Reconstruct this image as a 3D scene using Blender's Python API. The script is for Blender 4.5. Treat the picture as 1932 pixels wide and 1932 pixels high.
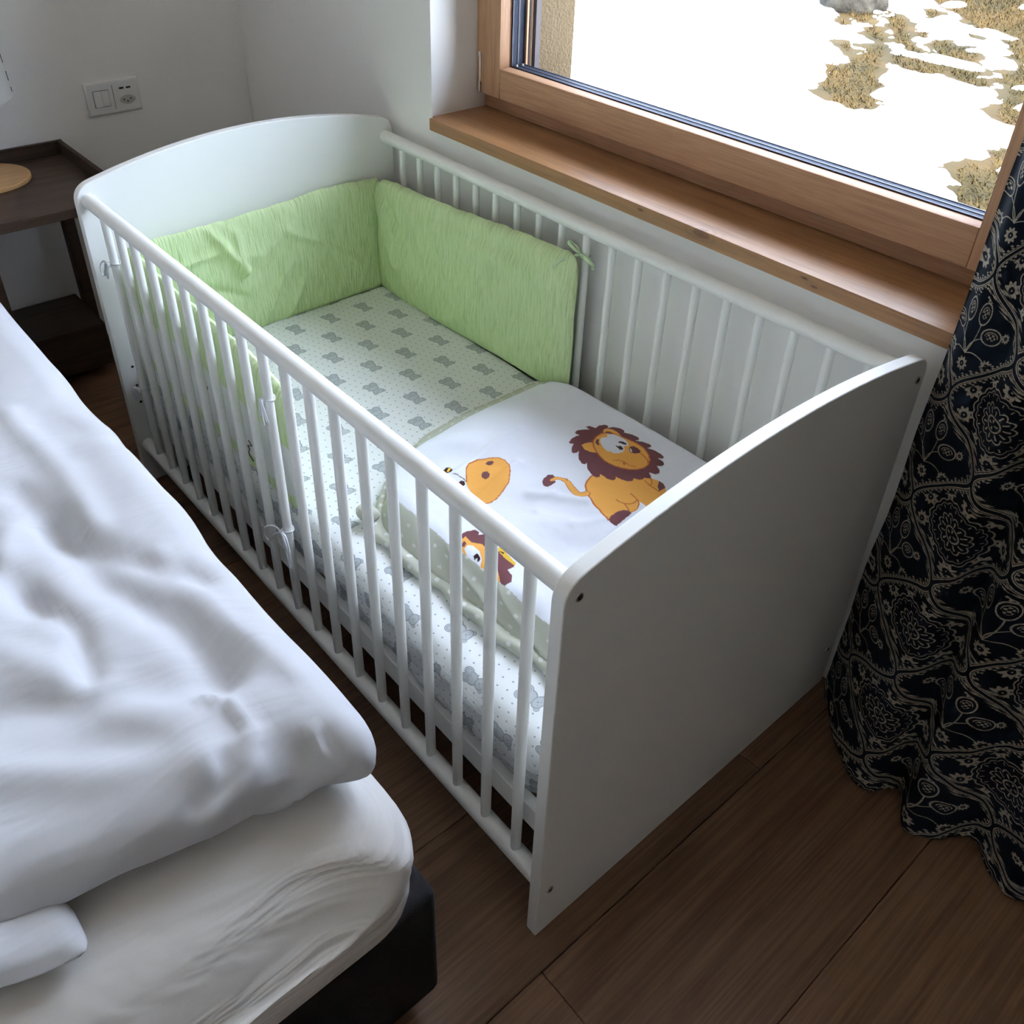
import bpy, bmesh, math, random
import numpy as np
from mathutils import Vector, Matrix

random.seed(7)
for o in list(bpy.data.objects):
    bpy.data.objects.remove(o, do_unlink=True)
SC = bpy.context.scene
COL = SC.collection

# ---------------------------------------------------------------- camera
cam_d = bpy.data.cameras.new('camera')
cam = bpy.data.objects.new('camera', cam_d)
COL.objects.link(cam)
CR = [[0.7526006, 0.3591971, -0.5518784], [-0.6576485, 0.4520622, -0.6026096], [0.0330277, 0.8164663, 0.5764477]]
CC = (-0.5119525, -0.4745398, 1.4289257)
cam.matrix_world = Matrix(((CR[0][0], CR[0][1], CR[0][2], CC[0]), (CR[1][0], CR[1][1], CR[1][2], CC[1]),
                           (CR[2][0], CR[2][1], CR[2][2], CC[2]), (0, 0, 0, 1)))
cam_d.sensor_width = 36.0
cam_d.sensor_fit = 'HORIZONTAL'
cam_d.lens = 36.0 * 1728.958 / 1932.0
cam_d.shift_x = -(977.78 - 966.0) / 1932.0
cam_d.shift_y = (812.17 - 966.0) / 1932.0
cam_d.clip_start = 0.02
cam_d.clip_end = 500
SC.camera = cam

# ---------------------------------------------------------------- world, sun, exposure
world = bpy.data.worlds.new('winter_sky')
SC.world = world
world.use_nodes = True
wn = world.node_tree
wn.nodes.clear()
w_out = wn.nodes.new('ShaderNodeOutputWorld')
w_bg = wn.nodes.new('ShaderNodeBackground')
w_sky = wn.nodes.new('ShaderNodeTexSky')
w_sky.sky_type = 'NISHITA'
w_sky.sun_disc = False
w_sky.sun_elevation = math.radians(36)
w_sky.sun_rotation = math.radians(188)
w_sky.altitude = 1500
w_sky.air_density = 1.0
w_sky.dust_density = 2.5
w_sky.ozone_density = 1.0
w_bg.inputs['Strength'].default_value = 1.0
w_mix = wn.nodes.new('ShaderNodeMix')          # bright winter haze over the clear-sky gradient
w_mix.data_type = 'RGBA'
w_mix.inputs[0].default_value = 0.86
w_tc = wn.nodes.new('ShaderNodeTexCoord')          # haze graded brighter towards the zenith to lift the light in the crib
w_sep = wn.nodes.new('ShaderNodeSeparateXYZ')
w_map = wn.nodes.new('ShaderNodeMapRange')
w_map.inputs['To Min'].default_value = 0.55
w_map.inputs['To Max'].default_value = 2.55
w_vm = wn.nodes.new('ShaderNodeVectorMath')
w_vm.operation = 'SCALE'
w_vm.inputs[0].default_value = (0.87, 0.97, 1.18)
wn.links.new(w_tc.outputs['Generated'], w_sep.inputs[0])
wn.links.new(w_sep.outputs['Z'], w_map.inputs['Value'])
wn.links.new(w_map.outputs[0], w_vm.inputs['Scale'])
wn.links.new(w_vm.outputs[0], w_mix.inputs[7])
wn.links.new(w_sky.outputs[0], w_mix.inputs[6])
wn.links.new(w_mix.outputs[2], w_bg.inputs['Color'])
wn.links.new(w_bg.outputs[0], w_out.inputs['Surface'])

sun_d = bpy.data.lights.new('sun', 'SUN')
sun = bpy.data.objects.new('sun', sun_d)
COL.objects.link(sun)
sun_d.energy = 3.2
sun_d.color = (1.0, 0.95, 0.88)
sun_d.angle = math.radians(0.6)
sun.rotation_euler = Vector((0.11, 0.80, -0.59)).to_track_quat('-Z', 'Y').to_euler()
sun.location = (0, 0, 8)

SC.view_settings.view_transform = 'Standard'
SC.view_settings.look = 'None'
SC.view_settings.gamma = 1.0
SC.view_settings.use_curve_mapping = False
SC.view_settings.exposure = 2.70
SC.cycles.use_denoising = True
SC.cycles.use_adaptive_sampling = True
SC.cycles.adaptive_threshold = 0.04
SC.cycles.max_bounces = 10
SC.cycles.diffuse_bounces = 5
SC.cycles.glossy_bounces = 4
SC.cycles.transparent_max_bounces = 24
SC.cycles.caustics_reflective = False
SC.cycles.caustics_refractive = False
SC.cycles.sample_clamp_indirect = 8.0

# ---------------------------------------------------------------- node helpers
class S:
    """a float socket with arithmetic that builds Math nodes"""
    def __init__(s, nt, k):
        s.nt = nt; s.k = k
    def op(s, o, *a):
        n = s.nt.nodes.new('ShaderNodeMath'); n.operation = o
        for i, v in enumerate((s,) + a):
            if isinstance(v, S): s.nt.links.new(v.k, n.inputs[i])
            else: n.inputs[i].default_value = float(v)
        return S(s.nt, n.outputs[0])
    def __add__(s, b): return s.op('ADD', b)
    def __radd__(s, b): return s.op('ADD', b)
    def __sub__(s, b): return s.op('SUBTRACT', b)
    def __rsub__(s, b): return s.op('MULTIPLY', -1.0).op('ADD', b)
    def __mul__(s, b): return s.op('MULTIPLY', b)
    def __rmul__(s, b): return s.op('MULTIPLY', b)
    def __truediv__(s, b): return s.op('DIVIDE', b)
    def abs(s): return s.op('ABSOLUTE')
    def sin(s): return s.op('SINE')
    def cos(s): return s.op('COSINE')
    def sqrt(s): return s.op('SQRT')
    def lt(s, b): return s.op('LESS_THAN', b)
    def gt(s, b): return s.op('GREATER_THAN', b)
    def mn(s, b): return s.op('MINIMUM', b)
    def mx(s, b): return s.op('MAXIMUM', b)
    def wrap(s, p): return s.op('WRAP', p / 2.0, -p / 2.0)
    def atan2(s, b): return s.op('ARCTAN2', b)
def hyp(a, b): return (a * a + b * b).sqrt()

MATS = {}
def newmat(name):
    m = bpy.data.materials.new(name); m.use_nodes = True
    nt = m.node_tree
    b = nt.nodes['Principled BSDF']
    MATS[name] = m
    return m, nt, b
def col4(c): return (c[0], c[1], c[2], 1.0)
def N(nt, t, **kw):
    n = nt.nodes.new(t)
    for k, v in kw.items(): setattr(n, k, v)
    return n
def coords(nt, scale=(1, 1, 1), out='Object', rnd=False):
    tc = N(nt, 'ShaderNodeTexCoord'); mp = N(nt, 'ShaderNodeMapping')
    mp.inputs['Scale'].default_value = scale
    nt.links.new(tc.outputs[out], mp.inputs['Vector'])
    if rnd:
        oi = N(nt, 'ShaderNodeObjectInfo'); mu = N(nt, 'ShaderNodeVectorMath', operation='SCALE')
        mu.inputs[0].default_value = (37.0, 19.0, 11.0)
        nt.links.new(oi.outputs['Random'], mu.inputs['Scale'])
        nt.links.new(mu.outputs[0], mp.inputs['Location'])
    return mp.outputs[0]
def noise(nt, vec, scale, detail=3.0, rough=0.55, dist=0.0):
    n = N(nt, 'ShaderNodeTexNoise')
    n.inputs['Scale'].default_value = scale; n.inputs['Detail'].default_value = detail
    n.inputs['Roughness'].default_value = rough; n.inputs['Distortion'].default_value = dist
    nt.links.new(vec, n.inputs['Vector'])
    return n.outputs['Fac']
def ramp(nt, fac, stops):
    r = N(nt, 'ShaderNodeValToRGB')
    e = r.color_ramp.elements
    while len(e) > 1: e.remove(e[-1])
    e[0].position = stops[0][0]; e[0].color = col4(stops[0][1])
    for p, c in stops[1:]:
        x = e.new(p); x.color = col4(c)
    nt.links.new(fac, r.inputs['Fac'])
    return r.outputs['Color']
def mixc(nt, fac, a, b, mode='MIX'):
    n = N(nt, 'ShaderNodeMix', data_type='RGBA', blend_type=mode)
    for i, v in ((0, fac), (6, a), (7, b)):
        if hasattr(v, 'default_value') or hasattr(v, 'links'): nt.links.new(v, n.inputs[i])
        elif isinstance(v, (int, float)): n.inputs[i].default_value = v
        else: n.inputs[i].default_value = col4(v)
    return n.outputs[2]
def bump(nt, b, h, strength=0.2, dist=0.01):
    n = N(nt, 'ShaderNodeBump')
    n.inputs['Strength'].default_value = strength; n.inputs['Distance'].default_value = dist
    nt.links.new(h, n.inputs['Height'])
    nt.links.new(n.outputs[0], b.inputs['Normal'])
def plain(name, c, rough=0.5, var=0.03, vscale=6.0, metal=0.0, bumps=None, spec=0.5):
    """a procedural material: base colour with a faint noise variation, optional fine relief"""
    m, nt, b = newmat(name)
    v = coords(nt)
    f = noise(nt, v, vscale, 4)
    lo = tuple(max(0, x * (1 - var)) for x in c); hi = tuple(min(1, x * (1 + var)) for x in c)
    nt.links.new(ramp(nt, f, [(0.3, lo), (0.7, hi)]), b.inputs['Base Color'])
    b.inputs['Roughness'].default_value = rough; b.inputs['Metallic'].default_value = metal
    b.inputs['Specular IOR Level'].default_value = spec
    if bumps:
        bump(nt, b, noise(nt, v, bumps[0], 3), bumps[1], bumps[2])
    return m
def wood(name, c_dark, c_mid, c_light, grain=(1, 14, 14), scale=4.0, rough=0.5, rnd=False, streak=0.5, bstr=0.15, tone=0.0):
    m, nt, b = newmat(name)
    v = coords(nt, grain, rnd=rnd)
    a = noise(nt, v, scale, 5, 0.6, 0.8)
    base = ramp(nt, a, [(0.25, c_dark), (0.5, c_mid), (0.78, c_light)])
    v2 = coords(nt, tuple(g * (1.0 if g < 2 else 5.0) for g in grain), rnd=rnd)
    f = noise(nt, v2, scale * 1.4, 4, 0.65)
    st = ramp(nt, f, [(0.42, (1 - streak, 1 - streak, 1 - streak)), (0.58, (1, 1, 1))])
    c = mixc(nt, 0.75, base, st, 'MULTIPLY')
    if tone:
        oi = N(nt, 'ShaderNodeObjectInfo')
        t = ramp(nt, oi.outputs['Random'], [(0.0, (1 - tone,) * 3), (1.0, (1, 1, 1))])
        c = mixc(nt, 1.0, c, t, 'MULTIPLY')
    nt.links.new(c, b.inputs['Base Color'])
    b.inputs['Roughness'].default_value = rough
    bump(nt, b, f, bstr, 0.002)
    return m

# ---------------------------------------------------------------- object helpers
WT = {}
def meshdata(name, V, F, smooth=False):
    me = bpy.data.meshes.new(name)
    V = np.asarray(V, dtype=np.float32)
    if isinstance(F, np.ndarray):
        n, k = F.shape
        me.vertices.add(len(V)); me.vertices.foreach_set('co', V.ravel())
        me.loops.add(n * k); me.loops.foreach_set('vertex_index', F.astype(np.int32).ravel())
        me.polygons.add(n); me.polygons.foreach_set('loop_start', np.arange(0, n * k, k, dtype=np.int32))
        try: me.polygons.foreach_set('loop_total', np.full(n, k, dtype=np.int32))
        except Exception: pass
        me.update(calc_edges=True); me.validate()
    else:
        me.from_pydata([tuple(map(float, v)) for v in V], [], F); me.update()
    if smooth: me.polygons.foreach_set('use_smooth', np.ones(len(me.polygons), dtype=bool))
    return me
def link(name, me, mat=None, parent=None, loc=(0, 0, 0), rot=None, label=None, cat=None, group=None, kind=None):
    o = bpy.data.objects.new(name, me)
    COL.objects.link(o)
    if mat is not None and me is not None and len(me.materials) == 0: me.materials.append(MATS[mat] if isinstance(mat, str) else mat)
    o.location = loc
    if rot: o.rotation_euler = rot
    WT[o.name] = Vector(loc)
    if parent is not None:
        o.parent = parent
        o.matrix_parent_inverse = Matrix.Translation(-WT[parent.name])
    if label: o['label'] = label
    if cat: o['category'] = cat
    if group: o['group'] = group
    if kind: o['kind'] = kind
    return o
def empty(name, loc, label, cat, group=None, kind=None):
    o = link(name, None, loc=loc, label=label, cat=cat, group=group, kind=kind)
    o.empty_display_size = 0.1
    return o
def bm_mesh(name, bm, smooth=None):
    me = bpy.data.meshes.new(name)
    bm.normal_update(); bm.to_mesh(me); bm.free()
    if smooth is not None:
        me.polygons.foreach_set('use_smooth', np.ones(len(me.polygons), dtype=bool))
        me.set_sharp_from_angle(angle=math.radians(smooth))
    return me
def box_bm(lo, hi, bev=0.0, seg=2, bm=None):
    own = bm is None
    b = bmesh.new()
    bmesh.ops.create_cube(b, size=1.0)
    for v in b.verts:
        v.co = Vector((lo[i] + (v.co[i] + 0.5) * (hi[i] - lo[i]) for i in range(3)))
    if bev > 0:
        bmesh.ops.bevel(b, geom=list(b.edges), offset=bev, segments=seg, affect='EDGES', profile=0.5)
    if own: return b
    t = bpy.data.meshes.new('tmp'); b.to_mesh(t); b.free(); bm.from_mesh(t); bpy.data.meshes.remove(t)
    return bm
def box(name, lo, hi, mat, parent=None, bev=0.0, seg=2, **kw):
    return link(name, bm_mesh(name, box_bm(lo, hi, bev, seg), 40 if bev else None), mat, parent, **kw)
def prism_bm(poly, axis, a, b, bev=0.0, seg=2):
    """extrude a 2-D polygon (in the two other axes) from a to b along axis"""
    bm = bmesh.new()
    def P(p, t):
        return {'x': (t, p[0], p[1]), 'y': (p[0], t, p[1]), 'z': (p[0], p[1], t)}[axis]
    v0 = [bm.verts.new(P(p, a)) for p in poly]; v1 = [bm.verts.new(P(p, b)) for p in poly]
    n = len(poly)
    f0 = bm.faces.new(v0); f1 = bm.faces.new(v1[::-1])
    for i in range(n): bm.faces.new((v0[i], v1[i], v1[(i + 1) % n], v0[(i + 1) % n]))
    bmesh.ops.recalc_face_normals(bm, faces=list(bm.faces))
    if bev > 0:
        ed = [e for e in bm.edges if (f0 in e.link_faces) or (f1 in e.link_faces)]
        bmesh.ops.bevel(bm, geom=ed, offset=bev, segments=seg, affect='EDGES', profile=0.5)
    return bm
def cyl_mesh(name, p0, p1, r0, r1=None, n=20, cap=True, smooth=50):
    p0 = Vector(p0); p1 = Vector(p1); r1 = r0 if r1 is None else r1
    d = (p1 - p0).normalized(); u = d.orthogonal().normalized(); w = d.cross(u)
    V = []; F = []
    for p, r in ((p0, r0), (p1, r1)):
        for i in range(n):
            a = 2 * math.pi * i / n; V.append(p + u * math.cos(a) * r + w * math.sin(a) * r)
    for i in range(n): F.append((i, (i + 1) % n, n + (i + 1) % n, n + i))
    if cap: F.append(tuple(range(n))[::-1]); F.append(tuple(range(n, 2 * n)))
    me = meshdata(name, V, F, True); me.set_sharp_from_angle(angle=math.radians(smooth))
    return me
def lathe_mesh(name, prof, n=40, c=(0, 0, 0), smooth=40):
    V = []; F = []; k = len(prof)
    for i in range(n):
        a = 2 * math.pi * i / n
        for r, z in prof: V.append((c[0] + r * math.cos(a), c[1] + r * math.sin(a), c[2] + z))
    for i in range(n):
        for j in range(k - 1):
            q = (i * k + j, ((i + 1) % n) * k + j, ((i + 1) % n) * k + j + 1, i * k + j + 1)
            F.append(q)
    me = meshdata(name, V, F, True); me.set_sharp_from_angle(angle=math.radians(smooth))
    return me
def sweep_mesh(name, pts, w, h, n=8, sub=4, closed=False):
    """ribbon / cord: an ellipse of half-widths w,h swept along a smoothed path"""
    P = [Vector(p) for p in pts]
    if sub > 1:
        Q = []; m = len(P)
        rng = range(m if closed else m - 1)
        for i in rng:
            a = P[(i - 1) % m] if (closed or i > 0) else P[i]; b = P[i]; c = P[(i + 1) % m]; d = P[(i + 2) % m] if (closed or i + 2 < m) else c
            for s in range(sub):
                t = s / sub
                Q.append(0.5 * ((2 * b) + (c - a) * t + (2 * a - 5 * b + 4 * c - d) * t * t + (3 * b - a - 3 * c + d) * t ** 3))
        if not closed: Q.append(P[-1])
        P = Q
    m = len(P); V = []; F = []; up = None
    for i, p in enumerate(P):
        d = (P[(i + 1) % m] - P[i - 1]) if (closed or 0 < i < m - 1) else (P[1] - P[0] if i == 0 else P[-1] - P[-2])
        d.normalize()
        if up is None: up = d.orthogonal().normalized()
        up = (up - d * up.dot(d))
        up = up.normalized() if up.length > 1e-6 else d.orthogonal().normalized()
        s = d.cross(up)
        for j in range(n):
            a = 2 * math.pi * j / n; V.append(p + up * math.cos(a) * w + s * math.sin(a) * h)
    for i in range(m if closed else m - 1):
        for j in range(n):
            F.append((i * n + j, i * n + (j + 1) % n, ((i + 1) % m) * n + (j + 1) % n, ((i + 1) % m) * n + j))
    if not closed: F.append(tuple(range(n))[::-1]); F.append(tuple(range((m - 1) * n, m * n)))
    return meshdata(name, V, F, True)
def grid_faces(nu, nv):
    i, j = np.meshgrid(np.arange(nu - 1), np.arange(nv - 1), indexing='ij')
    a = (i * nv + j).ravel()
    return np.stack([a, a + nv, a + nv + 1, a + 1], 1)
def remeshed(name, lo, hi, bev, voxel, seg=6):
    """a rounded block as one even quad mesh; returns vertex array and quads"""
    me = bm_mesh(name, box_bm(lo, hi, bev, seg))
    o = bpy.data.objects.new('tmp', me); COL.objects.link(o)
    md = o.modifiers.new('r', 'REMESH'); md.mode = 'VOXEL'; md.voxel_size = voxel; md.use_smooth_shade = True
    dg = bpy.context.evaluated_depsgraph_get()
    out = bpy.data.meshes.new_from_object(o.evaluated_get(dg))
    bpy.data.objects.remove(o, do_unlink=True); bpy.data.meshes.remove(me)
    out.name = name
    return out
def get_co(me):
    a = np.empty(len(me.vertices) * 3, dtype=np.float32); me.vertices.foreach_get('co', a); return a.reshape(-1, 3).astype(np.float64)
def set_co(me, V):
    me.vertices.foreach_set('co', V.astype(np.float32).ravel()); me.update()
def vn(x, y, seed=0):
    """smooth value noise in 0..1"""
    xi = np.floor(x); yi = np.floor(y); fx = x - xi; fy = y - yi
    def h(a, b):
        s = np.sin(a * 127.1 + b * 311.7 + seed * 74.7) * 43758.5453
        return s - np.floor(s)
    fx = fx * fx * fx * (fx * (fx * 6 - 15) + 10); fy = fy * fy * fy * (fy * (fy * 6 - 15) + 10)
    return (h(xi, yi) * (1 - fx) + h(xi + 1, yi) * fx) * (1 - fy) + (h(xi, yi + 1) * (1 - fx) + h(xi + 1, yi + 1) * fx) * fy
def fbm(x, y, seed=0, o=4):
    r = 0; a = 0.5; 
    for i in range(o): r = r + a * vn(x, y, seed + i); x = x * 2.03; y = y * 2.03; a *= 0.5
    return r
def sstep(a, b, x):
    t = np.clip((x - a) / (b - a), 0, 1); return t * t * (3 - 2 * t)
def rot2(x, y, deg):
    c = math.cos(math.radians(deg)); s = math.sin(math.radians(deg)); return x * c + y * s, -x * s + y * c
def fold(x, y, deg, along, across, seed, sharp=1.0):
    """ridged wrinkles running along a direction"""
    a, b = rot2(x, y, deg)
    b = b + 0.25 * across ** -1 * (vn(a * along * 0.7, b * across * 0.3, seed + 9) - 0.5) * 4
    n = vn(a * along, b * across, seed)
    return (1 - np.abs(2 * n - 1)) ** (1 + sharp)
def in_poly(px, py, poly):
    P = np.asarray(poly); r = np.zeros(px.shape, bool); j = len(P) - 1
    for i in range(len(P)):
        x0, y0 = P[i]; x1, y1 = P[j]
        if y0 != y1:
            c = ((y0 > py) != (y1 > py)) & (px < (x1 - x0) * (py - y0) / (y1 - y0) + x0)
            r ^= c
        j = i
    return r
def seg_dist(px, py, pts, closed=False):
    d = np.full(px.shape, 1e9); P = list(pts) + ([pts[0]] if closed else [])
    for (x0, y0), (x1, y1) in zip(P[:-1], P[1:]):
        dx = x1 - x0; dy = y1 - y0; L = dx * dx + dy * dy + 1e-12
        t = np.clip(((px - x0) * dx + (py - y0) * dy) / L, 0, 1)
        d = np.minimum(d, np.hypot(px - x0 - t * dx, py - y0 - t * dy))
    return d

# ---------------------------------------------------------------- materials
plain('wall_paint', (0.875, 0.86, 0.825), 0.85, 0.015, 3, bumps=(220, 0.05, 0.001), spec=0.2)
wood('ceiling_warm', (0.70, 0.58, 0.44), (0.78, 0.67, 0.53), (0.82, 0.72, 0.58), (1, 12, 12), 3.0, 0.6, streak=0.15)  # unseen ceiling; warm tone chosen to warm and brighten the bounced light
plain('crib_lacquer', (0.845, 0.845, 0.80), 0.42, 0.012, 4)
plain('dark_void', (0.012, 0.012, 0.013), 0.6, 0.05, 20)
plain('steel', (0.45, 0.44, 0.42), 0.3, 0.05, 30, metal=1.0)
plain('white_plastic', (0.78, 0.77, 0.74), 0.4, 0.01, 10)
plain('blue_spacer', (0.035, 0.048, 0.080), 0.6, 0.04, 40, spec=0.15)  # blue of the reflected sky put into the spacer's base colour
plain('spacer_edge', (0.05, 0.05, 0.06), 0.5, 0.04, 40)
plain('alu_dark', (0.055, 0.042, 0.042), 0.7, 0.04, 30)
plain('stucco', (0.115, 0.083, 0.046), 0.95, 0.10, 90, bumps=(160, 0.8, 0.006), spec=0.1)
plain('bed_upholstery', (0.022, 0.020, 0.022), 0.9, 0.15, 120, bumps=(500, 0.3, 0.001), spec=0.2)
plain('white_cotton', (0.64, 0.648, 0.672), 0.9, 0.012, 9, bumps=(420, 0.06, 0.001), spec=0.15)
plain('bed_sheet', (0.76, 0.735, 0.70), 0.9, 0.012, 9, bumps=(420, 0.06, 0.001), spec=0.15)
plain('ribbon_white', (0.75, 0.76, 0.78), 0.8, 0.02, 60, bumps=(700, 0.2, 0.0005), spec=0.2)
plain('ribbon_green', (0.55, 0.72, 0.45), 0.85, 0.05, 60, bumps=(500, 0.25, 0.0006), spec=0.2)
plain('shade_fabric', (0.50, 0.48, 0.43), 0.9, 0.02, 30, bumps=(500, 0.1, 0.0006), spec=0.1)
plain('thread_brown', (0.16, 0.10, 0.05), 0.9, 0.1, 60)
plain('rock', (0.030, 0.027, 0.021), 0.95, 0.5, 5, bumps=(12, 0.7, 0.05), spec=0.1)
plain('snow_mat', (0.86, 0.88, 0.90), 0.8, 0.015, 2, bumps=(14, 0.35, 0.03), spec=0.3)
def linen_folds(name, rot, scale, nscale, strength, dist):
    nt = MATS[name].node_tree; b = nt.nodes['Principled BSDF']
    tc = N(nt, 'ShaderNodeTexCoord'); mp = N(nt, 'ShaderNodeMapping')
    mp.inputs['Rotation'].default_value = rot; mp.inputs['Scale'].default_value = scale
    nt.links.new(tc.outputs['Object'], mp.inputs['Vector'])
    n = N(nt, 'ShaderNodeBump'); n.inputs['Strength'].default_value = strength; n.inputs['Distance'].default_value = dist
    nt.links.new(noise(nt, mp.outputs[0], nscale, 3, 0.5, 0.8), n.inputs['Height'])
    old = b.inputs['Normal'].links[0].from_node
    nt.links.new(n.outputs[0], old.inputs['Normal'])
linen_folds('bed_sheet', (0, math.radians(28), 0), (1.2, 1.2, 9.0), 2.6, 0.55, 0.035)
linen_folds('white_cotton', (0, 0, math.radians(35)), (1.6, 6.0, 3.0), 2.2, 0.40, 0.020)
wood('floor_oak', (0.19, 0.098, 0.052), (0.275, 0.152, 0.083), (0.34, 0.195, 0.11), (1, 10, 10), 2.6, 0.55, rnd=True, streak=0.35, bstr=0.2, tone=0.25)
wood('window_larch', (0.50, 0.27, 0.145), (0.59, 0.335, 0.185), (0.66, 0.39, 0.22), (14, 1, 14), 5.0, 0.6, streak=0.22, bstr=0.12)
wood('window_larch_up', (0.50, 0.27, 0.145), (0.59, 0.335, 0.185), (0.66, 0.39, 0.22), (14, 14, 1), 5.0, 0.6, streak=0.22, bstr=0.12)
wood('sill_wood', (0.30, 0.145, 0.060), (0.42, 0.215, 0.090), (0.50, 0.265, 0.115), (9, 0.8, 9), 4.0, 0.38, streak=0.20, bstr=0.08)
wood('walnut', (0.035, 0.020, 0.012), (0.070, 0.042, 0.026), (0.11, 0.068, 0.042), (1, 10, 10), 5.0, 0.5, streak=0.35, bstr=0.15)
wood('pale_wood', (0.50, 0.28, 0.11), (0.60, 0.35, 0.15), (0.66, 0.40, 0.19), (1, 9, 9), 7.0, 0.5, streak=0.12, bstr=0.05)
wood('hardboard', (0.12, 0.065, 0.035), (0.16, 0.09, 0.05), (0.20, 0.115, 0.065), (1, 3, 3), 20.0, 0.7, streak=0.1)

def add_knots(name, spots):
    nt = MATS[name].node_tree; b = nt.nodes['Principled BSDF']
    src = b.inputs['Base Color'].links[0].from_socket
    tc = N(nt, 'ShaderNodeTexCoord'); sp = N(nt, 'ShaderNodeSeparateXYZ'); nt.links.new(tc.outputs['Object'], sp.inputs[0])
    x, y, z = (S(nt, o) for o in sp.outputs)
    w = S(nt, noise(nt, tc.outputs['Object'], 30, 3)) - 0.5
    f = None
    for (kx, ky, kz, r) in spots:
        q = hyp(hyp((x - kx) * 1.0, (z - kz) * 1.3), (y - ky) * 0.45) / r + w * 0.7
        k = (1.0 - q).mx(0.0).op('POWER', 0.7) * 0.9 + ((q * 9.0).sin() * 0.5 + 0.5) * (2.6 - q).mx(0.0) * 0.16
        f = k if f is None else f.mx(k)
    nt.links.new(mixc(nt, f.mn(0.95).k, src, (0.10, 0.035, 0.018)), b.inputs['Base Color'])
add_knots('sill_wood', ((0.765, 0.455, 0.784, 0.010), (0.7605, 0.235, 0.782, 0.004), (0.7605, 0.215, 0.774, 0.004), (0.7605, 0.60, 0.782, 0.004)))

def glass_mat():
    m, nt, b = newmat('pane_glass')
    nt.nodes.remove(b)
    out = nt.nodes['Material Output']
    tr = N(nt, 'ShaderNodeBsdfTransparent'); gl = N(nt, 'ShaderNodeBsdfGlossy'); mx = N(nt, 'ShaderNodeMixShader'); fr = N(nt, 'ShaderNodeFresnel')
    tr.inputs['Color'].default_value = (0.995, 0.997, 0.995, 1)
    gl.inputs['Roughness'].default_value = 0.02
    fr.inputs['IOR'].default_value = 1.12
    nt.links.new(fr.outputs[0], mx.inputs[0]); nt.links.new(tr.outputs[0], mx.inputs[1]); nt.links.new(gl.outputs[0], mx.inputs[2])
    nt.links.new(mx.outputs[0], out.inputs['Surface'])
glass_mat()

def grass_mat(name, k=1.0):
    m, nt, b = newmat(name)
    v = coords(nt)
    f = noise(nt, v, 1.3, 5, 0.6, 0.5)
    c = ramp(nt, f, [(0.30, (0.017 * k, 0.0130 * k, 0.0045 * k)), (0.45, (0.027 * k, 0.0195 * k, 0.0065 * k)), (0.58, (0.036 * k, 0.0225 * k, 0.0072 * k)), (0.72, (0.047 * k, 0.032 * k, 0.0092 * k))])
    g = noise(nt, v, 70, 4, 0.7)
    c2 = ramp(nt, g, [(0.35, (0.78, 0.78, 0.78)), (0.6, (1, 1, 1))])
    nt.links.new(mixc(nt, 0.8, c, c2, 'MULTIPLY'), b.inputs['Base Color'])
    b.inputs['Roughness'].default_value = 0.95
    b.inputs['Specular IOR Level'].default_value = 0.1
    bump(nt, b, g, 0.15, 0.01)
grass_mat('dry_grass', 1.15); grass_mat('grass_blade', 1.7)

def crinkle_mat():
    m, nt, b = newmat('green_crinkle')
    at = N(nt, 'ShaderNodeAttribute', attribute_name='cuv')
    mp = N(nt, 'ShaderNodeMapping'); mp.inputs['Scale'].default_value = (1, 0.07, 1)
    nt.links.new(at.outputs['Vector'], mp.inputs['Vector'])
    n1 = noise(nt, mp.outputs[0], 260, 3, 0.6, 0.5)
    mp2 = N(nt, 'ShaderNodeMapping'); mp2.inputs['Scale'].default_value = (1, 0.12, 1)
    nt.links.new(at.outputs['Vector'], mp2.inputs['Vector'])
    n2 = noise(nt, mp2.outputs[0], 110, 2, 0.5, 0.4)
    h = mixc(nt, 0.4, n1, n2)
    g = ramp(nt, n1, [(0.30, (0.50, 0.65, 0.30)), (0.5, (0.64, 0.78, 0.43)), (0.75, (0.69, 0.82, 0.49))])
    pa = N(nt, 'ShaderNodeAttribute', attribute_name='patch')
    wht = ramp(nt, n2, [(0.3, (0.72, 0.75, 0.68)), (0.7, (0.78, 0.80, 0.74))])
    nt.links.new(mixc(nt, pa.outputs['Fac'], g, wht), b.inputs['Base Color'])
    b.inputs['Roughness'].default_value = 0.9
    b.inputs['Specular IOR Level'].default_value = 0.15
    sep = N(nt, 'ShaderNodeSeparateColor'); nt.links.new(h, sep.inputs[0])
    inv = S(nt, sep.outputs[0]) * (1.0 - S(nt, pa.outputs['Fac']) * 0.8)
    bump(nt, b, inv.k, 1.0, 0.006)
crinkle_mat()

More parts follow.
